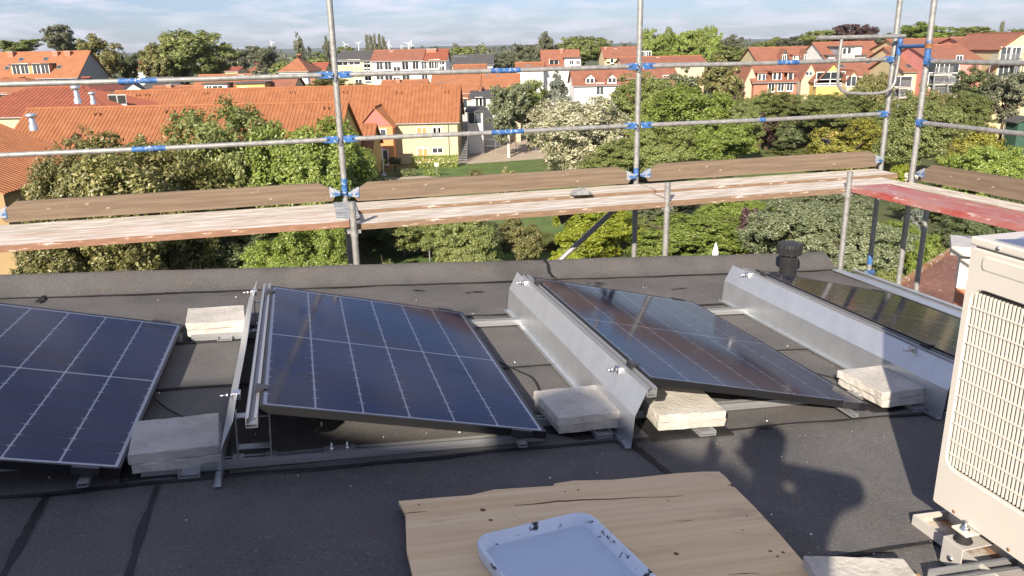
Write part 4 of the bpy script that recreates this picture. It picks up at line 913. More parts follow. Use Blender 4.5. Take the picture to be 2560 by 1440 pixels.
    def chimney(s, lst, w=0.8, m=None):
        for (px, pt) in lst:
            P = Vector((0, s.D/2 - (0.8 if s.ax == 'x' else -1.0), 0)); q = s.loc(px, pt, P, Vector((0,1,0))); z0 = s.ze + (s.zr - s.ze)*0.4
            c = MB().box(q.x-w/2,q.x+w/2,P.y-w*0.4,P.y+w*0.4,z0,q.z).build('chimney', m or m_brickw, s.root)
            MB().box(q.x-w/2-0.07,q.x+w/2+0.07,P.y-w*0.4-0.07,P.y+w*0.4+0.07,q.z,q.z+0.10).build('chimney_cap', m_conc, c)
        return s
    def dormer(s, l, r, yb, yt, wall, roof, wins=(), gab=None, ww=0.9, wh=1.1, back=3.2):
        """box dormer on the front slope between image columns l..r; yb/yt rows of its foot and eave; gab = row of a gable apex"""
        q0, q1 = s.loc(l, yb, s.fp, s.fn), s.loc(r, yb, s.fp, s.fn); y0 = q0.y - 0.05; P = Vector((0, y0, 0)); zt = s.loc((l+r)/2, yt, P, Vector((0,1,0))).z
        d = MB().box(q0.x,q1.x,y0,y0+back,q0.z-0.35,zt).build('dormer', wall, s.root)
        if gab is None: MB().box(q0.x-0.25,q1.x+0.25,y0-0.3,y0+back+0.3,zt,zt+0.2).build('roof', roof, d)
        else:
            za = s.loc((l+r)/2, gab, P, Vector((0,1,0))).z; xm = (q0.x+q1.x)/2; g_ = MB()
            g_.add([(q0.x,y0,zt),(q1.x,y0,zt),(xm,y0,za)], ((0,1,2),)); g_.build('gable', wall, d)
            for sg, xe in ((-1,q0.x),(1,q1.x)):
                up = Vector((xm-xe,0,za-zt)); L = up.length; up.normalize(); ex_ = Vector((0,-1 if sg < 0 else 1,0)); n3 = ex_.cross(up)
                slope(MB(), Vector((xe, y0+back if sg < 0 else y0, zt)) - up*0.25 - ex_*(-0.0 if sg < 0 else 0.2) + n3*0.1, ex_, back+0.2, up, L+0.25, rib=0, thick=0.08).build('roof', roof, d)
        for t in wins:
            q = s.loc(t[0], t[1], P, Vector((0,1,0))); a, b = (t[2], t[3]) if len(t) > 2 else (ww, wh)
            window(d, T((q.x, y0-0.03, q.z-b/2)), a, b)
        return s
    def pipe(s, lst, z0=0.0):
        for px in lst:
            q = s.loc(px, 330, Vector((0,0,0)), Vector((0,1,0))); MB().tube([(q.x,-0.12,z0),(q.x,-0.12,s.ze-0.35),(q.x,-0.3,s.ze-0.15)], 0.06, 8).build('downpipe', m_gutt, s.root)
        return s
# --- the long terracotta complex
TG = 'roofs of the long terracotta complex'
A_ = House('terracotta_house', 'long cream walled house with the big ribbed terracotta roof and pink gable', 250, 1143, 313, 222, 108, 13, w_cream, m_terra, ribs=0.055, pitch=0.52, group=TG)
A_.stubs([(x, 235) for x in (725,735,857,866,990,1003,1111,1119,1256)][:8] + [(150+x/4,y/4) for x,y in ((760,968),(790,968),(850,966),(885,966),(1440,948),(1470,946))]).win([(1055,330,1.5,1.3),(1095,330,1.4,1.4),(1058,388,1.5,2.0)], pane=w_orange)
A_.win([(1091,331,1.3,1.4),(1094,376,1.5,0.8)]).pipe([984, 1121])
gb = House('gable_wing', 'orange wall wing with a dusky pink gable below the terracotta roof', 897, 981, 317, 271, 105.5, 9, w_orange, m_terra, ax='y', ribs=0.06, pitch=0.5, group=TG)
pg = MB(); pg.add([(0.12,-0.06,gb.ze+0.05),(gb.w-0.12,-0.06,gb.ze+0.05),(gb.w/2,-0.06,gb.zr-0.1)], ((0,1,2),)); pg.build('gable_cladding', w_pink, gb.root)
gb.win([(951,332,1.6,1.0),(922,331,0.5,1.0),(955,393,1.7,2.0)])
B2 = House('terracotta_house', 'lower front house with a ribbed terracotta hip roof behind the linden tree', -10, 838, 396, 268, 81, 15, w_yel, m_terra, ribs=0.055, pitch=0.42, hip=0.0, group=TG)
B2.stubs([(235,291),(248,291),(413,285),(433,284),(808,276),(820,276)], 0.11, 0.5)
sm_ = House('terracotta_annex', 'small yellow annex with a steep ribbed roof beside the orange wing', 862, 926, 376, 314, 95, 8, w_yel, m_terra, ribs=0.07, pitch=0.5, group=TG)
C2 = House('terracotta_wing', 'near yellow wing with ribbed terracotta roof at the image edge', -620, 8, 487, 345, 54, 13, w_yel_shade, m_terra, ax='y', ribs=0.055, pitch=0.42, yaw=0, group=TG)
hipw = House('terracotta_hip_house', 'house with a ribbed red hip roof and two metal roof fans', -160, 285, 290, 222, 98, 16, w_cream, m_redt, ribs=0.055, pitch=0.55, hip=7.5, group=TG)
# roof fans on the terracotta roofs
def fan(px, py, Y, s, label, tall=1.0):
    root = thing('roof_fan', label, 'roof fan', T(V(px, py, Y)), 'metal roof fans')
    MB().lathe([(0.42*s,-0.6*s),(0.40*s,0.0),(0.30*s,0.05*s),(0.28*s,0.75*s*tall)], 20).build('base', m_galv, root)
    MB().lathe([(0.30*s,0.75*s*tall),(0.52*s,0.78*s*tall),(0.56*s,1.0*s*tall),(0.40*s,1.15*s*tall),(0.0,1.2*s*tall)], 20).build('cap', m_galv, root)
fan(82, 312, 79.5, 0.95, 'silver roof fan on the front terracotta roof near the image edge'); fan(193, 246, 95, 1.0, 'tall silver roof fan with a wide cap on the red hip roof', 1.3); fan(232, 250, 95, 0.8, 'small silver roof fan beside the tall roof fan')
for px, lab in ((283, 'open black roof hatch with white rim nearer the roof fans'), (306, 'open black roof hatch with white rim farther from the roof fans')):
    p = V(px, 258, 104); root = thing('roof_hatch', lab, 'roof hatch', T(p), 'open roof hatches')
    MB().box(-0.55,0.55,-0.15,0.15,-0.5,-0.1).build('frame', m_white, root); MB().box(-0.5,0.5,-0.06,0.0,0.0,1.0).build('flap', m_dark, root); MB().box(-0.55,0.55,0.0,0.06,-0.02,1.06).build('rim', m_white, root)

# --- houses at the left
h = House('dormer_house', 'orange tiled house with a long flat dormer and grey gable at the image edge', -90, 192, 196, 133, 150, 12, w_grey, m_terra2)
h.dormer(30,124,184,162,w_orange,m_dkroof,[(41,173,1.5,1.9),(62,172,1.5,1.9),(92,172,1.5,1.9),(113,172,1.5,1.9)]).chimney([(27,130),(139,130),(170,129)],1.0).sky_lights([(53,149),(115,148),(148,168),(18,171)])
h = House('hip_house', 'cream house with a smooth red hip roof at the image edge', -140, 96, 234, 196, 128, 14, w_cream, m_terra2, hip=6)
h.win([(8,243,1.4,1.4),(56,241,1.5,1.0)])
House('red_roofed_house', 'small house with dark red roof behind the tall roof fan', 96, 235, 232, 197, 121, 13, w_white, m_dkred, ax='x', hip=5)
House('white_gable_house', 'white gabled shed with a dark roof behind the terracotta ridge', 300, 360, 232, 208, 120, 10, w_white, m_dkroof, ax='y', yaw=22)
House('dark_roofed_house', 'low house with dark tiled roof beside the white gabled shed', 355, 400, 222, 197, 126, 10, w_white, m_dkroof, ax='x')
House('orange_roofed_house', 'low orange roofed house behind the long terracotta ridge', 362, 480, 232, 218, 122, 8, w_cream, m_terra2).chimney([(423,213)],0.7)
h = House('orange_roofed_house', 'orange roofed house with a small grey topped dormer', 470, 600, 240, 190, 119, 12, w_cream, m_terra2); h.dormer(512,568,226,211,w_white,m_dkroof,[(523,220,0.9,0.8),(545,220,1.6,0.8)]).chimney([(605,188)])
h = House('red_roofed_house', 'red roofed house carrying the cream dormer with grey flat roof', 596, 720, 247, 192, 118, 13, w_cream, m_brownt)
h.dormer(594,664,240,209,w_yel,m_dkroof,[(608,222,1.4,0.5),(640,222,2.4,0.5),(674,243,0.8,0.8)]).sky_lights([(702,221),(672,198)])
House('grey_flat_house', 'low cream house with a flat grey roof and brick chimney', 742, 772, 222, 203, 128, 9, w_cream, m_dkroof, kind='flat').chimney([(783,195)])
h = House('orange_gable_house', 'steep orange half hipped house before the far poplars', 697, 768, 178, 139, 190, 14, w_white, m_terra2, hip=4)
h = House('red_roofed_house', 'small bright red roofed house among the trees by the big dark tree', 335, 372, 178, 160, 240, 10, w_white, m_redt); House('red_roofed_house', 'white gabled house with dark red roof above the bright red roof', 327, 356, 166, 150, 270, 10, w_white, m_dkred, yaw=-15)
House('red_roofed_house', 'far white house with a pointed red roof left of the poplars', 618, 650, 178, 160, 260, 9, w_white, m_redt, hip=3); House('red_roofed_house', 'small red roofed house right of the steep orange house', 776, 812, 176, 158, 230, 10, w_cream, m_redt)
House('dark_roofed_house', 'far low house with a brown roof beside the big dark tree', 562, 594, 178, 169, 250, 9, w_cream, m_dkred)
# --- middle
h = House('yellow_apartment_house', 'pale yellow apartment house with dark grey roof', 843, 929, 151, 130, 165, 11, w_cream, m_dkroof); h.win([(857,157,2.6,1.1),(885,156,2.6,1.1),(918,160,1.5,1.6),(918,168,1.5,1.4),(920,192,1.5,1.6),(897,208,1.5,1.6),(921,199,1.5,1.5)]).chimney([(905,136)],0.7)
h = House('white_apartment_house', 'long white apartment house with orange brown roof', 930, 1054, 151, 127, 163, 11, w_white, m_brownt)
h.win([(949,163,1.4,1.9),(970,163,1.4,1.9),(1013,163,1.4,1.9),(1039,162,1.3,1.8),(992,172,1.5,0.9),(992,199,1.5,1.0),(950,190,1.6,1.6),(972,190,1.6,1.6),(1015,190,1.6,1.6)]).chimney([(979,128)],0.8).pipe([930])
h = House('white_apartment_house', 'white apartment house end with red tiled roof', 1054.5, 1114, 151, 126, 163, 11.5, w_white, m_redt); h.win([(1060,162,1.2,1.8),(1079,161,1.2,1.8),(1092,160,1.2,1.8),(1104,157,1.3,0.9),(1104,171,1.3,1.0),(1062,190,1.3,1.6)]).chimney([(1079,123)],2.0)
House('orange_roofed_house', 'low orange roof between the terracotta ridge and the white apartment house', 952, 1062, 226, 203, 128, 8, w_white, m_terra2).chimney([(995,199)],0.6)
h = House('orange_roofed_house', 'orange roofed house with two skylights and a brick fire wall', 1078, 1196, 232, 188, 131, 12, w_beige, m_terra2); h.sky_lights([(1096,211),(1106,211),(1133,211)],0.9,1.0)
House('orange_roofed_house', 'orange roofed house partly hidden by the birch tree', 1204, 1300, 234, 188, 131, 12, w_beige, m_terra2, over=0.2).sky_lights([(1217,189),(1246,189)],0.5,0.5)
House('fire_wall_house', 'narrow brick fire wall standing between two orange roofs', 1196.5, 1203.5, 222, 186, 130.5, 9, m_brickw, m_brownt, kind='flat', over=0.1)
h = House('grey_house', 'narrow grey walled house with low orange roof behind the terracotta gable end', 1128, 1177, 248, 231, 126, 7, w_grey, m_terra2, kind='mono'); h.win([(1158,258,1.4,1.6)])
h = House('white_flat_house', 'white house with grey sloping roof beside the birch tree', 1177, 1248, 245, 226, 124, 8, w_white, m_dkroof, kind='mono'); h.win([(1197,256,1.2,1.6),(1207,256,1.2,1.4)])
h = House('white_lean_to', 'small white lean to shed with a grey roof and one window', 1168, 1206, 280, 267, 117, 6, w_white, m_dkroof, kind='mono'); h.win([(1187,295,2.0,1.7)])
House('slate_roofed_hall', 'low hall with a dark slate roof carrying a few skylights', 1130, 1232, 162, 138, 215, 15, w_grey, m_dkroof).sky_lights([(1140,141),(1147,141),(1154,141),(1161,141)],1.2,0.8)
House('orange_roofed_house', 'low orange roofed house in front of the dark slate hall', 1135, 1212, 176, 163, 190, 9, w_beige, m_terra2)
h = House('orange_house', 'tall orange roofed house with a white box dormer', 1358, 1450, 172, 127, 168, 12, w_white, m_brownt); h.dormer(1412,1452,166,146,w_white,m_dkroof,[(1429,156,0.9,1.0),(1445,156,0.9,1.0)]).dormer(1377,1394,160,150,w_white,m_brownt,[(1385,155,2.0,1.2)]).chimney([(1404,123)],0.7)
House('low_orange_house', 'low orange house left of the tall house with the white dormer', 1292, 1358, 170, 158, 165, 8, w_white, m_terra2).sky_lights([(1321,163)],1.0,0.8)
h = House('cream_gable_house', 'cream house with red roof and chimney beyond the low garages', 1512, 1600, 147, 120, 172, 11, w_cream, m_brownt, over=0.2); h.dormer(1516,1562,150,145,w_cream,m_brownt,[(1530,152,0.8,1.0)]).chimney([(1514,118),(1538,122)],0.6)
h = House('ruined_house', 'grey unplastered house shell with two window holes', 1606, 1632, 146, 126, 172, 8, w_grey, m_dkroof, kind='mono'); h.win([(1610,137,1.2,1.5),(1621,137,1.2,1.5)])
h = House('white_dormer_house', 'white house with a long red roof and two gabled dormers', 1436, 1560, 212, 172, 132, 11, w_white, m_brownt)
h.dormer(1464,1487,208,196,w_white,m_brownt,[(1470,202,0.75,0.9),(1480,202,0.75,0.9)],gab=186).dormer(1519,1541,208,196,w_white,m_brownt,[(1525,201,0.75,0.9),(1535,201,0.75,0.9)],gab=186).win([(1500,222,1.3,1.9)])
h = House('brick_house', 'long brick house continuing the red roof of the white house', 1561, 1692, 194, 165, 134, 10, m_brickw, m_brownt); h.win([(1641,200,0.8,0.5),(1665,205,1.1,2.2)])
House('orange_garage_row', 'long low red roofed garage row behind the scaffold pole', 1558, 1762, 156, 143, 158, 9, w_beige, m_brownt).chimney([(1644,144)],0.5)
# --- right
h = House('beige_gable_house', 'beige gabled brick house with a red dormer roof by the copper tree', 1885, 1992, 204, 166, 118, 11, m_brickw, m_brownt)
h.dormer(1894,1912,200,183,m_brownt,m_brownt,[(1900,193,0.7,1.0),(1908,193,0.7,1.0)]).dormer(1930,1960,199,181,m_brownt,m_brownt,[(1938,190,0.8,1.2),(1947,190,0.8,1.2)]).dormer(1968,1985,198,181,m_brownt,m_brownt,[(1976,190,0.8,1.2)]).win([(1928,218,1.0,1.3),(1952,217,1.0,1.3),(1974,216,1.0,1.3)])
fw = House('beige_fire_wall', 'bare beige gable wall with plaster patches beside the brick house', 1862, 1893, 206, 168, 119, 9, w_beige, m_brownt, ax='y', over=0.15)
h = House('half_timbered_house', 'long red roofed house with two dark half timbered gables', 1895, 2075, 152, 119, 172, 13, w_cream, m_brownt)
for c in (1961, 2015): h.dormer(c-12,c+12,154,148,m_dkroof,m_brownt,[(c,145,0.9,1.4)],gab=122)
h.dormer(1983,2004,148,138,w_white,m_brownt,[(1988,143,0.9,0.9),(1996,143,0.9,0.9)]).win([(1988,165,1.2,1.6),(1996,165,1.2,1.6),(2006,163,1.2,1.6),(2014,163,1.2,1.6)])
h = House('big_red_roof_house', 'big red roofed house with a grey and white box dormer', 2068, 2222, 150, 106, 160, 16, w_white, m_brownt, over=0.3); h.dormer(2094,2130,147,118,w_grey,m_dkroof,[(2111,128,0.8,1.3),(2123,127,0.8,1.3)],back=5).dormer(2131,2152,146,117,w_white,m_dkroof,back=5).dormer(2070,2088,149,140,w_grey,m_dkroof).dormer(2140,2164,148,140,w_grey,m_dkroof)
h = House('yellow_gable_house', 'yellow gabled house with a balcony window and dark barge boards', 2042, 2116, 203, 159, 128, 12, w_yel, m_brownt, ax='y', yaw=0); h.win([(2076,194,4.5,1.8),(2074,206,4.8,1.0)])
h = House('beige_gable_house', 'narrow beige gable left of the yellow gabled house', 2004, 2044, 196, 158, 131, 10, w_beige, m_brownt, ax='y'); h.win([(2018,184,0.6,0.6),(2026,184,0.6,0.6)])
h = House('cream_gable_house', 'small cream gabled house right of the yellow gabled house', 2118, 2146, 198, 178, 126, 9, w_cream, m_brownt, ax='y'); h.win([(2128,203,1.6,1.6),(2147,204,1.0,1.5)])
House('red_roofed_row', 'long plain red roof behind the yellow and cream gables', 2080, 2236, 190, 152, 140, 12, w_cream, m_brownt).sky_lights([(2105,166),(2170,157)])
h = House('cream_block', 'cream apartment block with a grey balcony beside the scaffold poles', 2262, 2312, 178, 140, 124, 12, w_cream, m_brownt); h.win([(2250,207,3.6,2.0),(2250,232,3.6,1.9),(2268,228,0.8,1.4)]).sky_lights([(2272,166)],0.8,1.6)
def balcony(parent_house, px0, px1, py, deep=1.6):
    q0 = parent_house.loc(px0, py, Vector((0,0,0)), Vector((0,1,0))); q1 = parent_house.loc(px1, py, Vector((0,0,0)), Vector((0,1,0)))
    o = MB().box(q0.x,q1.x,-deep,-0.02,q0.z-0.2,q0.z).build('balcony', m_conc, parent_house.root)
    rl_ = MB(); n = max(3, int((q1.x-q0.x)/0.16))
    for i in range(n+1): x = q0.x + (q1.x-q0.x)*i/n; rl_.box(x-0.03,x+0.03,-deep,-deep+0.03,q0.z,q0.z+0.95)
    rl_.box(q0.x,q1.x,-deep-0.02,-deep+0.04,q0.z+0.95,q0.z+1.03); rl_.build('railing', m_gutt, o)
    for x in (q0.x+0.08, q1.x-0.08): MB().box(x-0.07,x+0.07,-deep,-deep+0.13,0,q0.z-0.2).build('post', m_gutt, o)
balcony(h, 2236, 2266, 218); balcony(h, 2236, 2266, 241)
h = House('pink_house', 'tall salmon pink house with stacked steel balconies', 2330, 2456, 152, 114, 120, 14, w_salmon, m_brownt, over=0.25)
h.win([(2340,170,2.4,2.2),(2372,172,3.0,2.3),(2340,200,2.4,2.2),(2372,202,3.0,2.3),(2372,225,3.0,2.1),(2398,147,1.0,1.0)])
for y in (185, 209, 234): balcony(h, 2322, 2366, y); 
for y in (208,): balcony(h, 2350, 2398, y, 2.2)
h = House('red_roofed_row', 'wide red roof with skylights and a tiny gable behind the salmon house', 2262, 2448, 124, 98, 150, 14, w_cream, m_brownt); h.sky_lights([(2385,126),(2450,112),(2362,123)],0.9,1.2).dormer(2336,2356,122,112,w_cream,m_brownt,gab=103)
House('red_roofed_house', 'red roofed house with a white awning box behind the two front poles', 2250, 2330, 148, 118, 138, 12, w_cream, m_brownt).dormer(2252,2284,138,124,w_white,m_dkroof)
h = House('cream_balcony_house', 'cream gabled house with balconies at the image edge', 2500, 2600, 122, 84, 122, 14, w_cream, m_brownt, ax='y'); h.win([(2515,134,1.8,2.0),(2538,138,1.6,2.4),(2508,176,1.6,2.4),(2535,170,1.6,2.2)]); balcony(h, 2460, 2525, 153); balcony(h, 2528, 2545, 150)
h = House('brown_roof_house', 'house with a weathered brown roof beside the cream balcony house', 2424, 2530, 114, 94, 140, 12, w_salmon, m_brownt)
# ------------------------------------------------------------------ foliage
def leafmat(name, c1, c2, trans=0.45, c3=None, p3=0.85):
    m = bpy.data.materials.new(name); m.use_nodes = True; n, l = m.node_tree.nodes, m.node_tree.links; n.remove(n['Principled BSDF']); o = n['Material Output']
    g = n.new('ShaderNodeNewGeometry'); r = n.new('ShaderNodeValToRGB'); l.new(g.outputs['Random Per Island'], r.inputs[0])
    r.color_ramp.elements[0].color = (*c1, 1); r.color_ramp.elements[1].color = (*c2, 1); r.color_ramp.elements[1].position = p3 - 0.02 if c3 else 1.0
    if c3: e = r.color_ramp.elements.new(p3); e.color = (*c3, 1)
    oi = n.new('ShaderNodeObjectInfo'); mr = n.new('ShaderNodeMapRange'); mr.inputs['To Min'].default_value = 0.85; mr.inputs['To Max'].default_value = 1.18; l.new(oi.outputs['Random'], mr.inputs['Value'])
    hs = n.new('ShaderNodeHueSaturation'); l.new(mr.outputs[0], hs.inputs['Value']); l.new(r.outputs[0], hs.inputs['Color'])
    d = n.new('ShaderNodeBsdfDiffuse'); t = n.new('ShaderNodeBsdfTranslucent'); x = n.new('ShaderNodeMixShader'); x.inputs[0].default_value = trans
    gl = n.new('ShaderNodeBsdfGlossy'); gl.inputs['Roughness'].default_value = 0.45; gl.inputs['Color'].default_value = (1,1,1,1); x2 = n.new('ShaderNodeMixShader'); x2.inputs[0].default_value = 0.035
    l.new(hs.outputs[0], d.inputs[0]); l.new(hs.outputs[0], t.inputs[0]); l.new(d.outputs[0], x.inputs[1]); l.new(t.outputs[0], x.inputs[2])
    l.new(x.outputs[0], x2.inputs[1]); l.new(gl.outputs[0], x2.inputs[2]); l.new(x2.outputs[0], o.inputs['Surface']); return m
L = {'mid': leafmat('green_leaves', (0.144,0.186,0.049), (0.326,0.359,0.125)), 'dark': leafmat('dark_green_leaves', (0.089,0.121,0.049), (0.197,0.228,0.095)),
     'linden': leafmat('linden_leaves', (0.115,0.125,0.028), (0.24,0.235,0.075), c3=(0.44,0.40,0.19), p3=0.76), 'bright': leafmat('yellow_green_leaves', (0.206,0.270,0.020), (0.444,0.476,0.048)),
     'white': leafmat('white_blossom', (0.17,0.19,0.085), (0.32,0.33,0.18), c3=(0.60,0.57,0.42), p3=0.45), 'silver': leafmat('silver_leaves', (0.13,0.165,0.075), (0.24,0.275,0.15), c3=(0.36,0.38,0.25), p3=0.8),
     'copper': leafmat('copper_leaves', (0.048,0.026,0.028), (0.120,0.067,0.063), 0.2), 'blue': leafmat('blue_grey_needles', (0.095,0.120,0.095), (0.254,0.277,0.231), 0.15),
     'gold': leafmat('golden_needles', (0.174,0.183,0.028), (0.381,0.357,0.071), 0.25), 'chest': leafmat('fresh_green_leaves', (0.144,0.217,0.035), (0.365,0.434,0.098)), 'haze': leafmat('hazy_grey_green_leaves', (0.120,0.137,0.078), (0.237,0.245,0.156))}  # 'haze' leaves: distant haze put into the leaf tone
m_bark = mat('bark', (0.075,0.055,0.038), 0.95, var=0.35, vs=6, bump=0.6, bs=12, stretch=(1,1,0.3))
m_birch = mat('pale_bark', (0.50,0.47,0.41), 0.9, var=0.2, vs=5); 

def leaves_mesh(name, cen, nor, size, asp, rs):
    """one folded rhombic leaf per point"""
    n = len(cen); a = rs.normal(size=(n,3)); a -= nor*np.sum(a*nor,1,keepdims=True); a /= np.linalg.norm(a,axis=1,keepdims=True)+1e-9; b = np.cross(nor, a)
    s = (size*rs.uniform(0.45,1.45,n))[:,None]; w = s*asp
    v = np.stack([cen - a*s, cen + b*w - nor*s*0.18, cen + a*s, cen - b*w - nor*s*0.18], 1).reshape(-1,3)
    k = np.arange(n)[:,None]*4; f = (k + np.array([0,1,2,3])[None,:])
    me = bpy.data.meshes.new(name); me.from_pydata(v.tolist(), [], f.tolist()); me.update(); return me
def crown_points(seed, n, nclump, cr=(0.07,0.15), shape='round', nsup=30):
    """leaves gathered in twigs, twigs in boughs, boughs spread through the crown's volume"""
    rs = np.random.RandomState(seed)
    def sph(k): u = rs.normal(size=(k,3)); return u/np.linalg.norm(u,axis=1,keepdims=True)
    u = sph(nsup); rad = rs.uniform(0.15,1,nsup)**0.4*0.70*(1 + 0.14*rs.normal(size=nsup)); c = u*rad[:,None]; R = rs.uniform(0.18,0.40,nsup)
    if shape == 'column':
        z = rs.uniform(-1,1,nsup); pr = np.clip(1.05 - np.abs(z*0.92+0.08)**2.6, 0.15, 1); th = rs.uniform(0,2*pi,nsup); q = rs.uniform(0,1,nsup)**0.5*0.50*pr; c = np.stack([q*np.cos(th), q*np.sin(th), z*0.82],1); R = R*np.clip(pr,0.5,1)
    if shape == 'cone':
        z = rs.uniform(0,1,nsup)**1.35; pr = (1-z)*0.72+0.04; th = rs.uniform(0,2*pi,nsup); q = rs.uniform(0.3,1,nsup)**0.5*pr; c = np.stack([q*np.cos(th), q*np.sin(th), z*1.8-0.9],1); R = R*np.clip(pr+0.2,0.25,1)
    if shape == 'dome': c[:,2] = np.abs(c[:,2])*1.5 - 0.72
    w = R**2; si = rs.choice(nsup, nclump, p=w/w.sum()); cc = c[si] + sph(nclump)*(R[si]*rs.uniform(0.35,1.0,nclump)**0.5)[:,None]; cR = rs.uniform(*cr, nclump)
    w = cR**2; idx = rs.choice(nclump, n, p=w/w.sum()); d = sph(n); p = cc[idx] + d*(cR[idx]*rs.uniform(0.15,1.05,n)**0.55)[:,None]*np.array([1.05,1.05,0.95])
    out = cc[idx]/(np.linalg.norm(cc[idx],axis=1,keepdims=True)+1e-6)
    nor = d*0.5 + out*0.45 + rs.normal(size=(n,3))*0.5 + np.array([0,0,0.4]); nor /= np.linalg.norm(nor,axis=1,keepdims=True)
    return p, nor, rs
POOL = {}
def pool(shape, det):
    k = (shape, det)
    if k not in POOL:
        n, ncl, cr, lf, var = {'hi': (60000,760,(0.05,0.12),0.0225,3), 'mid': (15000,260,(0.07,0.15),0.040,4), 'lo': (3600,90,(0.10,0.20),0.085,3)}[det]
        if shape in ('column','cone'): var = 2
        POOL[k] = []
        for i in range(var):
            p, nr, rs = crown_points(100*i + len(shape)*7 + n % 97, n, ncl, cr, shape)
            POOL[k].append(leaves_mesh('crown', p, nr, lf, 0.55, rs))
    return POOL[k]
tcount = 0
def tree(name, label, cx, yt, yb, wpx, Y, leaf, det='mid', shape='round', group='trees of the town', z0=None, bark=None, trunk=True, deep=0.95, cat='tree'):
    global tcount; tcount += 1; rs = random.Random(tcount*13)
    top, bot = V(cx, yt, Y), V(cx, yb, Y); zt = top.z; zb = max(bot.z, 0.15) if z0 is None else z0; rx = wpx/FPX*Y*1.02/2; rz = max(0.4, (zt - zb)/2)
    root = thing(name, label, cat, T((top.x, Y, 0)), group); me = pool(shape, det); me = me[tcount % len(me)]
    zc = (zt + zb)/2
    M = T((0,0,zc)) @ Matrix.Rotation(rs.uniform(0,6.28), 4, 'Z') @ Matrix.Diagonal((rx*1.28, rx*deep*1.2, rz*1.14, 1))
    link('crown', me, L[leaf], root, M)
    if trunk:
        b = MB(); tr = max(0.05, 0.05*rx + 0.06); pts = [(0,0,-0.1),(rs.uniform(-.03,.03)*rx,0,zb*0.5+0.1),(rs.uniform(-.06,.06)*rx,rs.uniform(-.05,.05)*rx,zc)]; b.tube(pts, [tr*1.25,tr,tr*0.55], 8)
        for k in range(5):
            a = k*1.26 + rs.random(); z = zb + (zc-zb)*rs.uniform(0.0,0.7); b.tube([(0,0,z),(cos(a)*rx*0.4,sin(a)*rx*0.4,z+rz*0.45),(cos(a)*rx*0.7,sin(a)*rx*0.7,z+rz*0.85)], [tr*0.5,tr*0.32,tr*0.1], 6)
        b.build('trunk', bark or m_bark, root)
    return root
def shrub(name, label, cx, yt, yb, wpx, Y, leaf, det='mid', group='garden shrubs', shape='dome', deep=0.9):
    return tree(name, label, cx, yt, yb, wpx, Y, leaf, det, shape, group, z0=0.0, trunk=True, deep=deep, cat='shrub')

# near trees below and beyond the scaffold
NG = 'trees close to the scaffold'
tree('linden_tree', 'big yellowish blossoming linden tree in front of the near terracotta wing', 300, 292, 780, 450, 47, 'linden', 'hi', group=NG)
tree('linden_tree', 'yellowish linden branch mass low behind the first deck planks', 200, 520, 800, 330, 43, 'linden', 'hi', group=NG)
tree('leafy_tree', 'dense green tree in front of the middle of the terracotta roof', 575, 245, 720, 340, 54, 'mid', 'hi', group=NG)
tree('leafy_tree', 'feathery green tree whose top covers the scaffold pole foot', 765, 262, 640, 320, 52, 'chest', 'hi', group=NG)
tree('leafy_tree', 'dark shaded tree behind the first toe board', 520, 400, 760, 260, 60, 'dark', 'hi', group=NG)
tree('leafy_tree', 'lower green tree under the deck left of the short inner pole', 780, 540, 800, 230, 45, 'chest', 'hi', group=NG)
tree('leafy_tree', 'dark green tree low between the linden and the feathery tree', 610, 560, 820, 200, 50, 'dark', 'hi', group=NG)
tree('leafy_tree', 'slim green tree under the deck with a yellowish sunlit edge', 1165, 528, 760, 190, 50, 'mid', 'hi', group=NG)
tree('leafy_tree', 'green tree under the middle deck bay right of the slim tree', 1300, 545, 760, 130, 54, 'linden', 'hi', group=NG)
tree('yellow_green_tree', 'bright yellow green tree below the slanting brace', 1485, 500, 720, 220, 56, 'bright', 'hi', group=NG)
shrub('clipped_hedge_bush', 'broad rounded green hedge bush between the deck poles', 1725, 500, 700, 330, 58, 'chest', 'hi')
shrub('clipped_hedge_bush', 'small yellow green bush in front of the hedge and the yellow green tree', 1420, 600, 720, 110, 52, 'bright', 'mid')
tree('silver_tree', 'silvery willow leaved shrub tree before the vent pipe', 2010, 482, 720, 260, 52, 'silver', 'hi', group=NG)
tree('silver_tree', 'pale silvery bush beside the whitish inner pole', 2150, 540, 760, 210, 48, 'silver', 'hi', group=NG)
shrub('copper_shrub', 'dark red leaved shrub behind the silvery shrub tree', 1885, 478, 600, 110, 56, 'copper', 'mid')
shrub('green_shrub', 'dark green low shrub in the garden below the red plank', 2220, 620, 760, 130, 47, 'mid', 'hi')
shrub('green_shrub', 'rosette leaved green shrub under the red plank', 2345, 540, 660, 110, 48, 'chest', 'hi')
shrub('white_flower_shrub', 'white blossoming flower shrub beside the brown roof', 2345, 612, 700, 90, 40, 'white', 'mid')
shrub('green_shrub', 'low green ground shrub near the roof corner', 2180, 690, 800, 150, 42, 'silver', 'hi')
tree('dark_tree', 'dark shaded tree behind the side toe board and red plank', 2440, 520, 700, 190, 52, 'dark', 'hi', group=NG)
shrub('spiky_shrub', 'grey spiky leaved shrub below the pole with the rope', 2290, 500, 560, 90, 58, 'blue', 'mid')
tree('leafy_tree', 'green ash tree beyond the side toe board', 2480, 340, 560, 210, 66, 'chest', 'hi', group=NG)
tree('leafy_tree', 'dark maple tree between the two front poles', 2300, 238, 440, 180, 84, 'mid', 'hi', group=NG)
tree('golden_conifer', 'golden needled conifer behind the lower guard rail', 2125, 285, 430, 200, 92, 'gold', 'hi', 'dome', group=NG)
shrub('yellow_shrub', 'bright yellow green shrub between the toe boards', 2255, 396, 470, 70, 78, 'bright', 'mid')
shrub('green_shrub', 'dense green bush beside the short inner pole foot', 960, 590, 720, 130, 42, 'mid', 'hi')
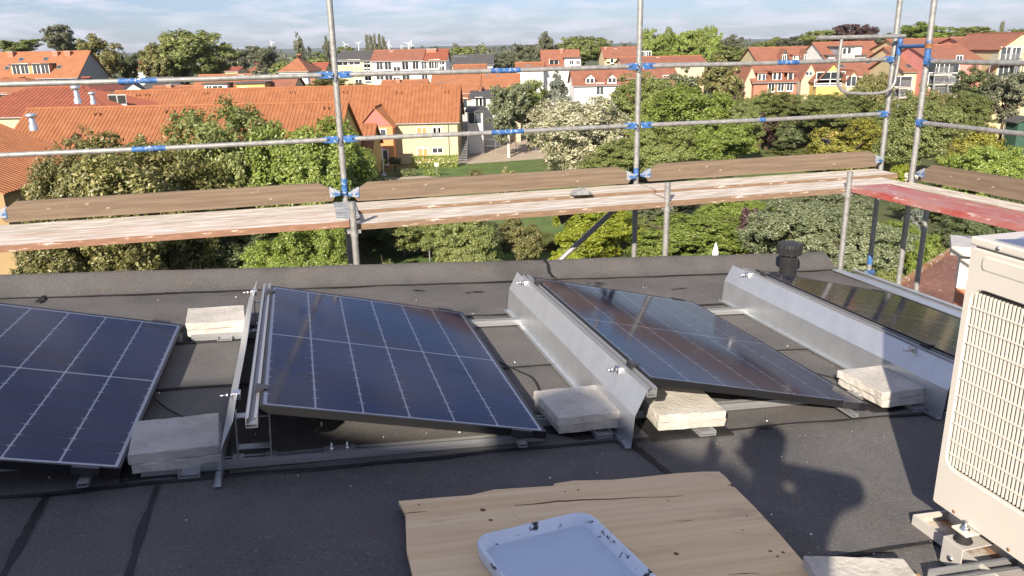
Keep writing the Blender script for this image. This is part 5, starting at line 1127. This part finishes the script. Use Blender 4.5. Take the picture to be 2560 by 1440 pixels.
shrub('white_flower_shrub', 'pale blossoming low bush at the roof edge before the slim tree', 1010, 636, 720, 170, 40, 'white', 'mid')
for (nm, lab, cx, yt, yb, w, Y, lf, sh) in (
    ('leafy_tree','dark tree filling the gap behind the short inner pole',930,430,800,280,62,'dark','round'), ('leafy_tree','green tree low behind the pole foot at the lawn edge',1060,505,800,230,58,'mid','round'),  # both added to darken a strip of garden that lies in shade
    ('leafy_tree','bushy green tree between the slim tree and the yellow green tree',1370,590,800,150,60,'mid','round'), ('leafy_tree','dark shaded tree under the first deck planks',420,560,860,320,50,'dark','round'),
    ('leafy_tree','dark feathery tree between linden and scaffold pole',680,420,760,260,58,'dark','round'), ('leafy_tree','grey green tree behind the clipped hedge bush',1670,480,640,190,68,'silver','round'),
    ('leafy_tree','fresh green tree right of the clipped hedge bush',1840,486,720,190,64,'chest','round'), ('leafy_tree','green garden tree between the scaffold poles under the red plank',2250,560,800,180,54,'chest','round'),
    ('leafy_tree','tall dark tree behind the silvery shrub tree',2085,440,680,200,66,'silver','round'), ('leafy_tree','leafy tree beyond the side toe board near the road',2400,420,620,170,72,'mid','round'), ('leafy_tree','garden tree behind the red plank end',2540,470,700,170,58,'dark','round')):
    tree(nm, lab, cx, yt, yb, w, Y, lf, 'hi', sh, NG)
for (nm, lab, cx, yt, yb, w, Y, lf, sh) in (
    ('leafy_tree','green tree top between linden and dense green tree',430,330,760,220,58,'mid','round'), ('leafy_tree','leafy tree closing the gap before the small yellow annex',880,350,700,150,64,'chest','round'),
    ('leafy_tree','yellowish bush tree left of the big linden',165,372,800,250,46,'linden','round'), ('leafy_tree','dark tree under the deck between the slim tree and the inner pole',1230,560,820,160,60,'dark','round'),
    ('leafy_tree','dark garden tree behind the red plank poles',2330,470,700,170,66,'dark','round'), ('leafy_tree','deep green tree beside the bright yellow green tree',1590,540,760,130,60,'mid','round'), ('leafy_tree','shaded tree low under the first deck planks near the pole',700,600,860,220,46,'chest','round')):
    tree(nm, lab, cx, yt, yb, w, Y, lf, 'hi', sh, NG)
# middle distance
MG = 'trees between the gardens and the town'
tree('blossoming_tree', 'round tree covered in white blossom beside the middle pole', 1442, 222, 440, 265, 96, 'white', 'hi', group=MG)
tree('leafy_tree', 'green tree right of the middle pole behind the blossoming tree', 1612, 190, 340, 180, 116, 'mid', 'hi', group=MG)
tree('leafy_tree', 'wide light green tree right of the middle pole', 1745, 208, 400, 240, 104, 'chest', 'hi', group=MG)
tree('chestnut_tree', 'bright leaved chestnut tree above the second toe board joint', 1795, 278, 420, 190, 90, 'chest', 'hi', group=MG)
tree('leafy_tree', 'olive green bush mass left of the middle pole', 1545, 352, 460, 170, 88, 'mid', 'hi', group=MG)
tree('leafy_tree', 'olive green bush mass right of the middle pole', 1640, 305, 450, 180, 88, 'mid', 'hi', group=MG)
tree('leafy_tree', 'round green tree before the brick wall right of the middle pole', 1672, 225, 360, 150, 108, 'chest', 'hi', group=MG)
tree('leafy_tree', 'green tree before the lower walls of the pink house', 2420, 235, 340, 120, 100, 'mid', 'hi', group=MG)
tree('leafy_tree', 'green tree between the pole foot and the golden conifer', 2235, 245, 350, 110, 98, 'mid', 'hi', group=MG)
tree('leafy_tree', 'olive tree at the edge of the small lawn', 1855, 245, 380, 110, 100, 'mid', 'hi', group=MG)
tree('yellowish_tree', 'tall yellowish green tree in front of the brick house', 1815, 140, 260, 90, 118, 'linden', 'mid', group=MG)
tree('birch_tree', 'weeping birch tree beside the white houses', 1268, 195, 345, 110, 112, 'silver', 'mid', group=MG, bark=m_birch)
tree('leafy_tree', 'dark green tree behind the birch tree', 1320, 180, 330, 110, 118, 'mid', 'mid', group=MG)
tree('blue_spruce', 'blue grey spruce left of the white house with gabled dormers', 1392, 176, 260, 75, 122, 'blue', 'mid', 'cone', group=MG)
tree('birch_tree', 'thin pale stemmed birch in front of the brick house', 1715, 172, 250, 70, 122, 'silver', 'lo', group=MG, bark=m_birch)
tree('copper_tree', 'small dark red tree at the lawn edge behind the chestnut', 1905, 268, 345, 90, 112, 'copper', 'mid', group=MG)
tree('leafy_tree', 'green tree above the copper tree before the beige gable', 1925, 232, 335, 140, 114, 'mid', 'hi', group=MG)
tree('leafy_tree', 'green bushes before the brick house windows', 2025, 228, 335, 170, 108, 'mid', 'hi', group=MG)
tree('leafy_tree', 'round tree inside the U shaped tube', 2185, 166, 310, 100, 110, 'linden', 'hi', group=MG)
tree('leafy_tree', 'green tree below the U shaped tube', 2115, 232, 345, 180, 102, 'mid', 'hi', group=MG)
tree('leafy_tree', 'small green street tree left of the golden conifer', 1995, 288, 375, 110, 108, 'dark', 'mid', group=MG)
tree('leafy_tree', 'leafy tree in front of the pink house balconies', 2365, 215, 350, 120, 104, 'linden', 'hi', group=MG)
tree('leafy_tree', 'dark round tree right of the pink house', 2455, 168, 275, 100, 108, 'dark', 'mid', group=MG)
tree('leafy_tree', 'loose grey green tree at the image edge before the cream balcony house', 2530, 165, 300, 110, 102, 'haze', 'mid', group=MG)
shrub('brownish_shrub', 'brownish conifer shrubs behind the lower side rail', 2450, 275, 350, 150, 98, 'gold', 'mid')
shrub('green_shrub', 'low spreading juniper near the road', 2420, 330, 380, 110, 92, 'gold', 'mid')
tree('leafy_tree', 'round topped tree behind the terracotta ridge and the tall pole', 838, 190, 240, 130, 122, 'linden', 'mid', group=MG)
# far trees one can tell apart
FG = 'far trees above the roofs'
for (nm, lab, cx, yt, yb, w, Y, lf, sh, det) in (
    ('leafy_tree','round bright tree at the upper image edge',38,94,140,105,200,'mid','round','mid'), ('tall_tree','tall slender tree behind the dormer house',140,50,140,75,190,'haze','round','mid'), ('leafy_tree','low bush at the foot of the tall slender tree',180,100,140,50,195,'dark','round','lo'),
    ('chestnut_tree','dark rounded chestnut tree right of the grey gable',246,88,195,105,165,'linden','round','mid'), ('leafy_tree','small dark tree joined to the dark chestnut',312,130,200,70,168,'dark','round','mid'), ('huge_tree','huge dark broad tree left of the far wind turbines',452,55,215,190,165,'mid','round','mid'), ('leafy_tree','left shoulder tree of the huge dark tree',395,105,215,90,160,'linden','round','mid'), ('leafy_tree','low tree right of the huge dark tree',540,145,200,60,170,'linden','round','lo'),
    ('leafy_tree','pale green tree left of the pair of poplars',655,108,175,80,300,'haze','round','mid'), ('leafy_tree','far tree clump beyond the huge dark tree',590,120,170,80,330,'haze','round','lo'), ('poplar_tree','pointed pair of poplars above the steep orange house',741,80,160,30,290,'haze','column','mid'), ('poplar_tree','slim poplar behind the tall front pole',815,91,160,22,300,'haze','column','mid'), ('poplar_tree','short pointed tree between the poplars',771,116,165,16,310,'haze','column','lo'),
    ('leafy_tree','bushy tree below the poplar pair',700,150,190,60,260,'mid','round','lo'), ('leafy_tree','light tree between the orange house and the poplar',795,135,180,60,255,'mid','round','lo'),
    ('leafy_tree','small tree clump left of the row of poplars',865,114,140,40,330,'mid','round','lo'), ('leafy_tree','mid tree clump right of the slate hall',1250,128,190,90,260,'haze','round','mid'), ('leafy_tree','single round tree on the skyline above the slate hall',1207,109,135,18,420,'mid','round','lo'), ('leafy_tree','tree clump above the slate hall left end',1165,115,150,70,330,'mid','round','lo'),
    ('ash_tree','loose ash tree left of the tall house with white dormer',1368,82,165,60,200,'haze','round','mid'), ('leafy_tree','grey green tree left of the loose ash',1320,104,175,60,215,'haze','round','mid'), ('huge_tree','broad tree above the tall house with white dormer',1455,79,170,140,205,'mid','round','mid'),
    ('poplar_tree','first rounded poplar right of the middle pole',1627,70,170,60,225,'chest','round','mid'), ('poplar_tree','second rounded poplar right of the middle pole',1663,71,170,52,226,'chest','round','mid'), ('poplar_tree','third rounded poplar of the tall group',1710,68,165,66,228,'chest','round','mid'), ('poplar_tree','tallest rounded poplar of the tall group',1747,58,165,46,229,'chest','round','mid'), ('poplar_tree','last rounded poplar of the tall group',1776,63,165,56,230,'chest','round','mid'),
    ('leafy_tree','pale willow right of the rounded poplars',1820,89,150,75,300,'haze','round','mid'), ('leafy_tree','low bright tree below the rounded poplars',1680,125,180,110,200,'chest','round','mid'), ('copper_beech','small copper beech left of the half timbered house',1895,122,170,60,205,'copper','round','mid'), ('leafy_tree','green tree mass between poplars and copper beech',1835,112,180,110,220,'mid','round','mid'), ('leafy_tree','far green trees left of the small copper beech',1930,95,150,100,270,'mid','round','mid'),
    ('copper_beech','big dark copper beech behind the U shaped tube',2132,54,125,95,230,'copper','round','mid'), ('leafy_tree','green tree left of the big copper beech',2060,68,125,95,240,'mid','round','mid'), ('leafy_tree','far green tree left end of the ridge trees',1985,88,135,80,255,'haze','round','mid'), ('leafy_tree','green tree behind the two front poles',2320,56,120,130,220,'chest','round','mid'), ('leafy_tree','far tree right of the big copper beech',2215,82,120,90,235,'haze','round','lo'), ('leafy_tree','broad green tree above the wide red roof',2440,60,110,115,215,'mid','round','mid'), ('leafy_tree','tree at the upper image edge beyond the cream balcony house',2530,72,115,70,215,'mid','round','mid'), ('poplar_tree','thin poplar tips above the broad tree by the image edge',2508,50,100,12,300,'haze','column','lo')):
    tree(nm, lab, cx, yt, yb, w, Y, lf, det, sh, FG)
for k, x in enumerate((916,925,935,947,957,962)):
    tree('poplar_tree', ['first','second','third','fourth','fifth','last and lowest'][k] + ' poplar of the close row, counted from the tall front pole', x, (86,84,85,81,90,100)[k], 150, 13, 340, 'haze', 'lo', 'column', FG)
# distant woodland between and beyond the houses: reads as one mass
def woodland(name, rows, leaf, seed, label):
    rs = np.random.RandomState(seed); P = []; N_ = []; S = []
    for (Y0, Y1, cnt, hmin, hmax, xl, xr) in rows:
        for i in range(cnt):
            Y = rs.uniform(Y0, Y1); x = rs.uniform(xl, xr)*Y; h = rs.uniform(hmin, hmax); r = h*rs.uniform(0.35,0.6)
            n = 190; p, nr, r2 = crown_points(rs.randint(9999), n, 30, (0.14,0.26), 'round', 9); P.append(p*np.array([r,r,h*0.5]) + np.array([x,Y,h*0.5])); N_.append(nr); S.append(np.full(n, 0.16*h*0.7))
    me = leaves_mesh(name, np.concatenate(P), np.concatenate(N_), np.concatenate(S), 0.6, rs)
    return tag(link(name, me, L[leaf]), label, 'woodland', kind='stuff')
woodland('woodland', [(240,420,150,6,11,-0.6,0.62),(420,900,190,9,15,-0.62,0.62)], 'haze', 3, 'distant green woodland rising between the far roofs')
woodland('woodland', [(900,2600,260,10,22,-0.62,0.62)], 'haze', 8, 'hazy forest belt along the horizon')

# hedges by the cream house
def hedge(px0, px1, yt, yb, Y, label, leaf='bright', deep=1.3):
    a, b = V(px0, yb, Y), V(px1, yb, Y); zt = V((px0+px1)/2, yt, Y).z; w = b.x - a.x; rs = np.random.RandomState(int(px0)); n = int(w*zt*260)
    p = np.stack([rs.uniform(-w/2,w/2,n), rs.uniform(-deep/2,deep/2,n), rs.uniform(0,1,n)**0.8*zt],1); f = rs.randint(0,3,n)
    p[f==0,2] = zt + rs.normal(size=(f==0).sum())*0.06; p[f==1,1] = -deep/2 + rs.normal(size=(f==1).sum())*0.08
    nr = rs.normal(size=(n,3))*0.6; nr[f==0,2] += 1; nr[f==1,1] -= 1; nr /= np.linalg.norm(nr,axis=1,keepdims=True)
    o = link('hedge', leaves_mesh('hedge', p, nr, np.full(n,0.11), 0.6, rs), L[leaf], None, T(((a.x+b.x)/2, Y, 0))); return tag(o, label, 'hedge', 'hedges by the cream house')
hedge(1030, 1146, 391, 414, 104, 'clipped hedge in front of the cream house', 'chest')
hedge(1060, 1100, 424, 440, 97, 'small low hedge beside the white sign', 'chest', 1.0); hedge(990, 1040, 424, 440, 97, 'small shaded low hedge beside the bench path', 'dark', 1.0); hedge(928, 965, 400, 425, 103, 'leafy hedge before the orange wall', 'chest')
tree('ball_tree', 'dark clipped ball tree in front of the cream wall', 986, 391, 416, 34, 100, 'dark', 'mid', 'round', 'clipped trees')
shrub('green_shrub', 'young loose shrub at the lawn above the second toe board', 1270, 400, 460, 70, 84, 'linden', 'mid'); shrub('green_shrub', 'loose low shrub on the lawn near the white sign', 1190, 415, 460, 60, 88, 'linden', 'mid')
shrub('green_shrub', 'bush at the far lawn edge beside the road', 2000, 362, 385, 130, 108, 'mid', 'mid')
# sign on the lawn, fence posts, court fence
p = G(1093, 446); root = thing('sign_post', 'small white sign on a thin post on the lawn', 'sign', T((p.x, p.y, 0)))
MB().tube([(0,0,0),(0,0,1.75)], 0.035, 8).build('post', m_gutt, root); MB().box(-0.22,0.22,-0.05,-0.036,1.45,1.85).build('plate', m_white, root)
p = G(960, 440); root = thing('flag_post', 'slim white post before the orange wall', 'post', T((p.x, p.y, 0))); MB().tube([(0,0,0),(0,0,3.6)], 0.06, 8).build('post', m_white, root); MB().lathe([(0.3,0),(0.25,0.3),(0.1,0.45)], 10).build('foot', m_conc, root)
def mesh_fence(pts, h, label, m=m_gutt):
    P = [G(*p) for p in pts]; root = thing('wire_fence', label, 'fence', T((P[0].x, P[0].y, 0)), 'wire fences'); o = P[0]
    for i in range(len(P)-1):
        a, b = P[i]-o, P[i+1]-o; n = max(1, int((b-a).length/2.5))
        for k in range(n + (i == len(P)-2)):
            q = a.lerp(b, k/n); MB().tube([(q.x,q.y,0),(q.x,q.y,h)], 0.05, 6).build('post', m, root)
        for z in np.linspace(0.1, h-0.03, 4): MB().tube([(a.x,a.y,z),(b.x,b.y,z)], 0.022, 5).build('wire', m, root)
mesh_fence([(1190,382),(1240,383),(1340,378)], 3.0, 'tall wire fence round the gravel court'); mesh_fence([(1590,520),(1760,505),(1850,500)], 1.4, 'low wire fence behind the clipped hedge bush'); mesh_fence([(1010,640),(1060,632),(1075,655)], 1.0, 'grey garden fence in the shade below the deck'); mesh_fence([(1880,362),(1960,362),(2040,372)], 1.2, 'wire fence along the small lawn')
# outside stair at the end of the cream house
p = V(1157, 395, 110); root = thing('outside_stair', 'dark outside stair at the end of the cream house', 'stair', T((p.x, 110, 0)))
for k in range(14): MB().box(-0.7,0.7,-k*0.0+(-2.6+k*0.26),-2.6+k*0.26+0.25,k*0.19,k*0.19+0.05).build('step', m_gutt, root)
for s in (-0.72,0.72): MB().bar((s,-2.7,0.9),(s,1.0,3.5),0.05,0.05).build('handrail', m_gutt, root)
# wind turbines far behind
for k, (px, yh, Y, s, lab) in enumerate(((862,111,5200,1,'leftmost of the wind turbines right of the tall front pole'),(896,109,5600,1,'wind turbine left of the row of poplars'),(972,110,5200,1,'wind turbine just right of the row of poplars'),(1004,116,7000,0.8,'small distant wind turbine standing alone'),(1021,109,5000,1.15,'taller of the two wind turbines standing close together'),(1028,110,5200,1,'shorter of the two wind turbines standing close together'),(679,106,6000,1,'faint wind turbine left of the poplar pair'))):
    p = V(px, yh, Y); root = thing('wind_turbine', lab, 'wind turbine', T((p.x, Y, 0)), 'wind turbines on the horizon'); R_ = 30*s
    MB().tube([(0,0,0),(0,0,p.z)], [3.2,1.8], 10).build('tower', m_white, root); MB().box(-2,2,-5,6,p.z-2,p.z+2.4).build('nacelle', m_white, root)
    for q in range(3):
        a = q*2*pi/3 + k*0.7; c, s_ = cos(a), sin(a)
        MB().add([(c*2-s_*1.6,-6,s_*2+c*1.6),(c*2+s_*1.6,-6,s_*2-c*1.6),(c*R_*0.3+s_*2.4,-6.2,s_*R_*0.3-c*2.4),(c*R_,-6,s_*R_),(c*R_*0.3-s_*1.0,-5.6,s_*R_*0.3+c*1.0)], ((0,1,2,3,4),(4,3,2,1,0))).build('blade', m_white, root, T((0,0,p.z)))
# neighbour's low brown roof and brick pier at the right
m_brownroof = mat('brown_felt_roof', (0.135,0.060,0.045), 0.95, col2=(0.20,0.095,0.070), vs=1.2, bump=0.4, bs=60); layer(m_brownroof, (0.36,0.30,0.17), 9, 0.58, 0.66, stretch=(1,1,1), amount=0.7); layer(m_brownroof, (0.40,0.36,0.24), 60, 0.66, 0.72, amount=0.6)
zl = 10.2
q = [G(2225,728,zl), G(2392,618,zl), G(2452,588,zl), G(2640,640,zl), G(2640,900,zl), G(2400,830,zl)]
nb = thing('neighbour_building', 'low neighbouring building with a mossy brown roof', 'building', T((0,0,0)))
cxn = [(p.x, p.y) for p in q]
if sum((cxn[i][0]*cxn[(i+1)%6][1]-cxn[(i+1)%6][0]*cxn[i][1]) for i in range(6)) < 0: cxn = cxn[::-1]
MB().prism(cxn, zl-0.12, zl).build('roof', m_brownroof, nb); c0 = (sum(p[0] for p in cxn)/6, sum(p[1] for p in cxn)/6)
MB().prism([(c0[0]+(x-c0[0])*0.96, c0[1]+(y-c0[1])*0.96) for x, y in cxn], 0, zl-0.12).build('wall', w_beige, nb)
MB().bar(q[0]+Vector((0,0,0.03)), q[1]+Vector((0,0,0.03)), 0.10, 0.06).build('verge', m_rust, nb)
# brick pier with render and a metal cap; bricks laid one by one
Yp = 8.6; tl, bl = V(2391, 628, Yp), V(2380, 790, Yp); pw = 0.95
pr_ = thing('brick_pier', 'brick pier with pale render above and a grey metal cap behind the air conditioner', 'chimney', T((bl.x, Yp, 0)) @ Matrix.Rotation(radians(-27), 4, 'Z'))
z_r = V(2386, 720, Yp).z; z_t = tl.z + 0.02; m_mort = mat('mortar', (0.42,0.37,0.31), 0.95, var=0.1, vs=10); m_brick = mat('red_brick', (0.36,0.13,0.065), 0.9, col2=(0.46,0.19,0.10), vs=6, bump=0.3, bs=40, rnd=0.25)
MB().box(0.012,pw,0.012,0.42,zl-0.1,z_r).build('core', m_mort, pr_); MB().box(0.0,pw,0.0,0.42,z_r,z_t).build('render', mat('pale_render', (0.66,0.60,0.54), 0.9, var=0.06, vs=2, bump=0.2, bs=40), pr_)
MB().box(-0.10,pw,-0.10,0.5,z_t,z_t+0.05).box(-0.11,pw,-0.11,-0.10,z_t-0.05,z_t+0.052).box(-0.112,-0.10,-0.10,0.5,z_t-0.05,z_t+0.052).build('cap', m_dkroof if False else m_steel, pr_)
bm_ = MB().box(0,0.232,0,0.10,0,0.060).mesh('brick', 0.004, 1); bm2 = MB().box(0,0.110,0,0.10,0,0.060).mesh('brick', 0.004, 1)
row = 0; z = z_r - 0.072
while z > zl - 0.05 and row < 16:
    x = 0.0
    if row % 2: link('brick', bm2, m_brick, pr_, T((x,0.0,z))); x += 0.122
    while x < pw - 0.2: link('brick', bm_, m_brick, pr_, T((x, rng.uniform(-.002,.002), z))); x += 0.244
    z -= 0.072; row += 1
# closed parasol tip over the roof edge
pt = V(1790, 606, 50); root = thing('parasol', 'closed white garden parasol whose tip shows above the roof edge', 'parasol', T((pt.x, 50, 0)))
MB().lathe([(0.10,0.9),(0.24,1.0),(0.20,pt.z-0.6),(0.03,pt.z-0.02),(0.0,pt.z)], 14).build('canopy', m_white, root); MB().tube([(0,0,0),(0,0,1.0)], 0.03, 8).build('pole', m_gutt, root)
# parked cars half hidden by the trees
def car(px, py, yawd, col, label):
    g_ = G(px, py); root = thing('parked_car', label, 'car', T((g_.x, g_.y, 0.04)) @ Matrix.Rotation(radians(yawd), 4, 'Z'), 'parked cars'); mc = mat('car_paint', col, 0.3, 0.3, var=0.03, coat=0.6)
    R_ = Matrix(((1,0,0,0),(0,0,1,0),(0,1,0,0),(0,0,0,1)))
    MB().prism([(-2.1,0.28),(2.1,0.28),(2.15,0.62),(2.0,0.80),(1.1,0.93),(-1.9,0.98),(-2.12,0.75)], -0.86, 0.86, R_).build('body', mc, root, bevel=0.07, seg=3)
    MB().prism([(1.0,0.93),(0.35,1.42),(-1.15,1.46),(-1.85,0.97)], -0.72, 0.72, R_).build('cabin', m_win, root, bevel=0.06, seg=2); MB().prism([(0.36,1.41),(-1.15,1.45),(-1.25,1.49),(0.25,1.46)], -0.70, 0.70, R_).build('car_roof', mc, root, bevel=0.015, seg=1)
    for x in (-1.3,1.3):
        for y in (-0.82,0.82):
            w_ = MB().lathe([(0.20,-0.1),(0.31,-0.1),(0.33,-0.06),(0.33,0.06),(0.31,0.1),(0.20,0.1)], 18).build('wheel', m_rubber, root, T((x,y,0.33)) @ Matrix.Rotation(pi/2, 4, 'X')); MB().lathe([(0.20,-0.09),(0.20,0.09)], 12).build('rim', m_zinc, w_)
    for y in (-0.6,0.6): MB().box(2.08,2.16,y-0.2,y+0.2,0.62,0.74).build('headlight', m_white, root, bevel=0.02)
car(2032, 362, 0, (0.45,0.48,0.52), 'silver car parked in the shade left of the golden conifer'); car(2402, 418, 20, (0.05,0.08,0.16), 'dark blue car glimpsed beyond the side toe board'); car(2568, 372, -10, (0.6,0.6,0.6), 'pale car cut off at the image edge by the road')
gq = V(2555, 318, 96); root = thing('garden_shed', 'small green garden shed with a dark roof at the image edge', 'shed', T((gq.x, 96, 0)))
m_gshed = mat('green_boards', (0.03,0.08,0.055), 0.8, var=0.1, vs=3); zs = V(2550,306,96).z
MB().box(-0.5,2.2,0,2.4,0,zs).build('wall', m_gshed, root); MB().prism([(-0.9,zs-0.1),(0.8,zs+0.5),(2.6,zs-0.1),(2.6,zs+0.02),(0.8,zs+0.65),(-0.9,zs+0.02)], -0.3, 2.7, Matrix(((1,0,0,0),(0,0,1,0),(0,1,0,0),(0,0,0,1)))).build('roof', m_dkroof, root)

# ------------------------------------------------------------------ haze
HZ = 0.000060
if HZ:
    hm = bpy.data.materials.new('haze_air'); hm.use_nodes = True; n, l = hm.node_tree.nodes, hm.node_tree.links; n.remove(n['Principled BSDF'])
    pv = n.new('ShaderNodeVolumePrincipled'); pv.inputs['Color'].default_value = (0.80,0.87,0.97,1); pv.inputs['Density'].default_value = HZ; pv.inputs['Anisotropy'].default_value = 0.2
    l.new(pv.outputs[0], n['Material Output'].inputs['Volume'])
    tag(MB().box(-9200,9200,-1600,8700,-3,120).build('haze', hm), 'thin bluish summer haze over the distant woods', 'haze', kind='stuff')
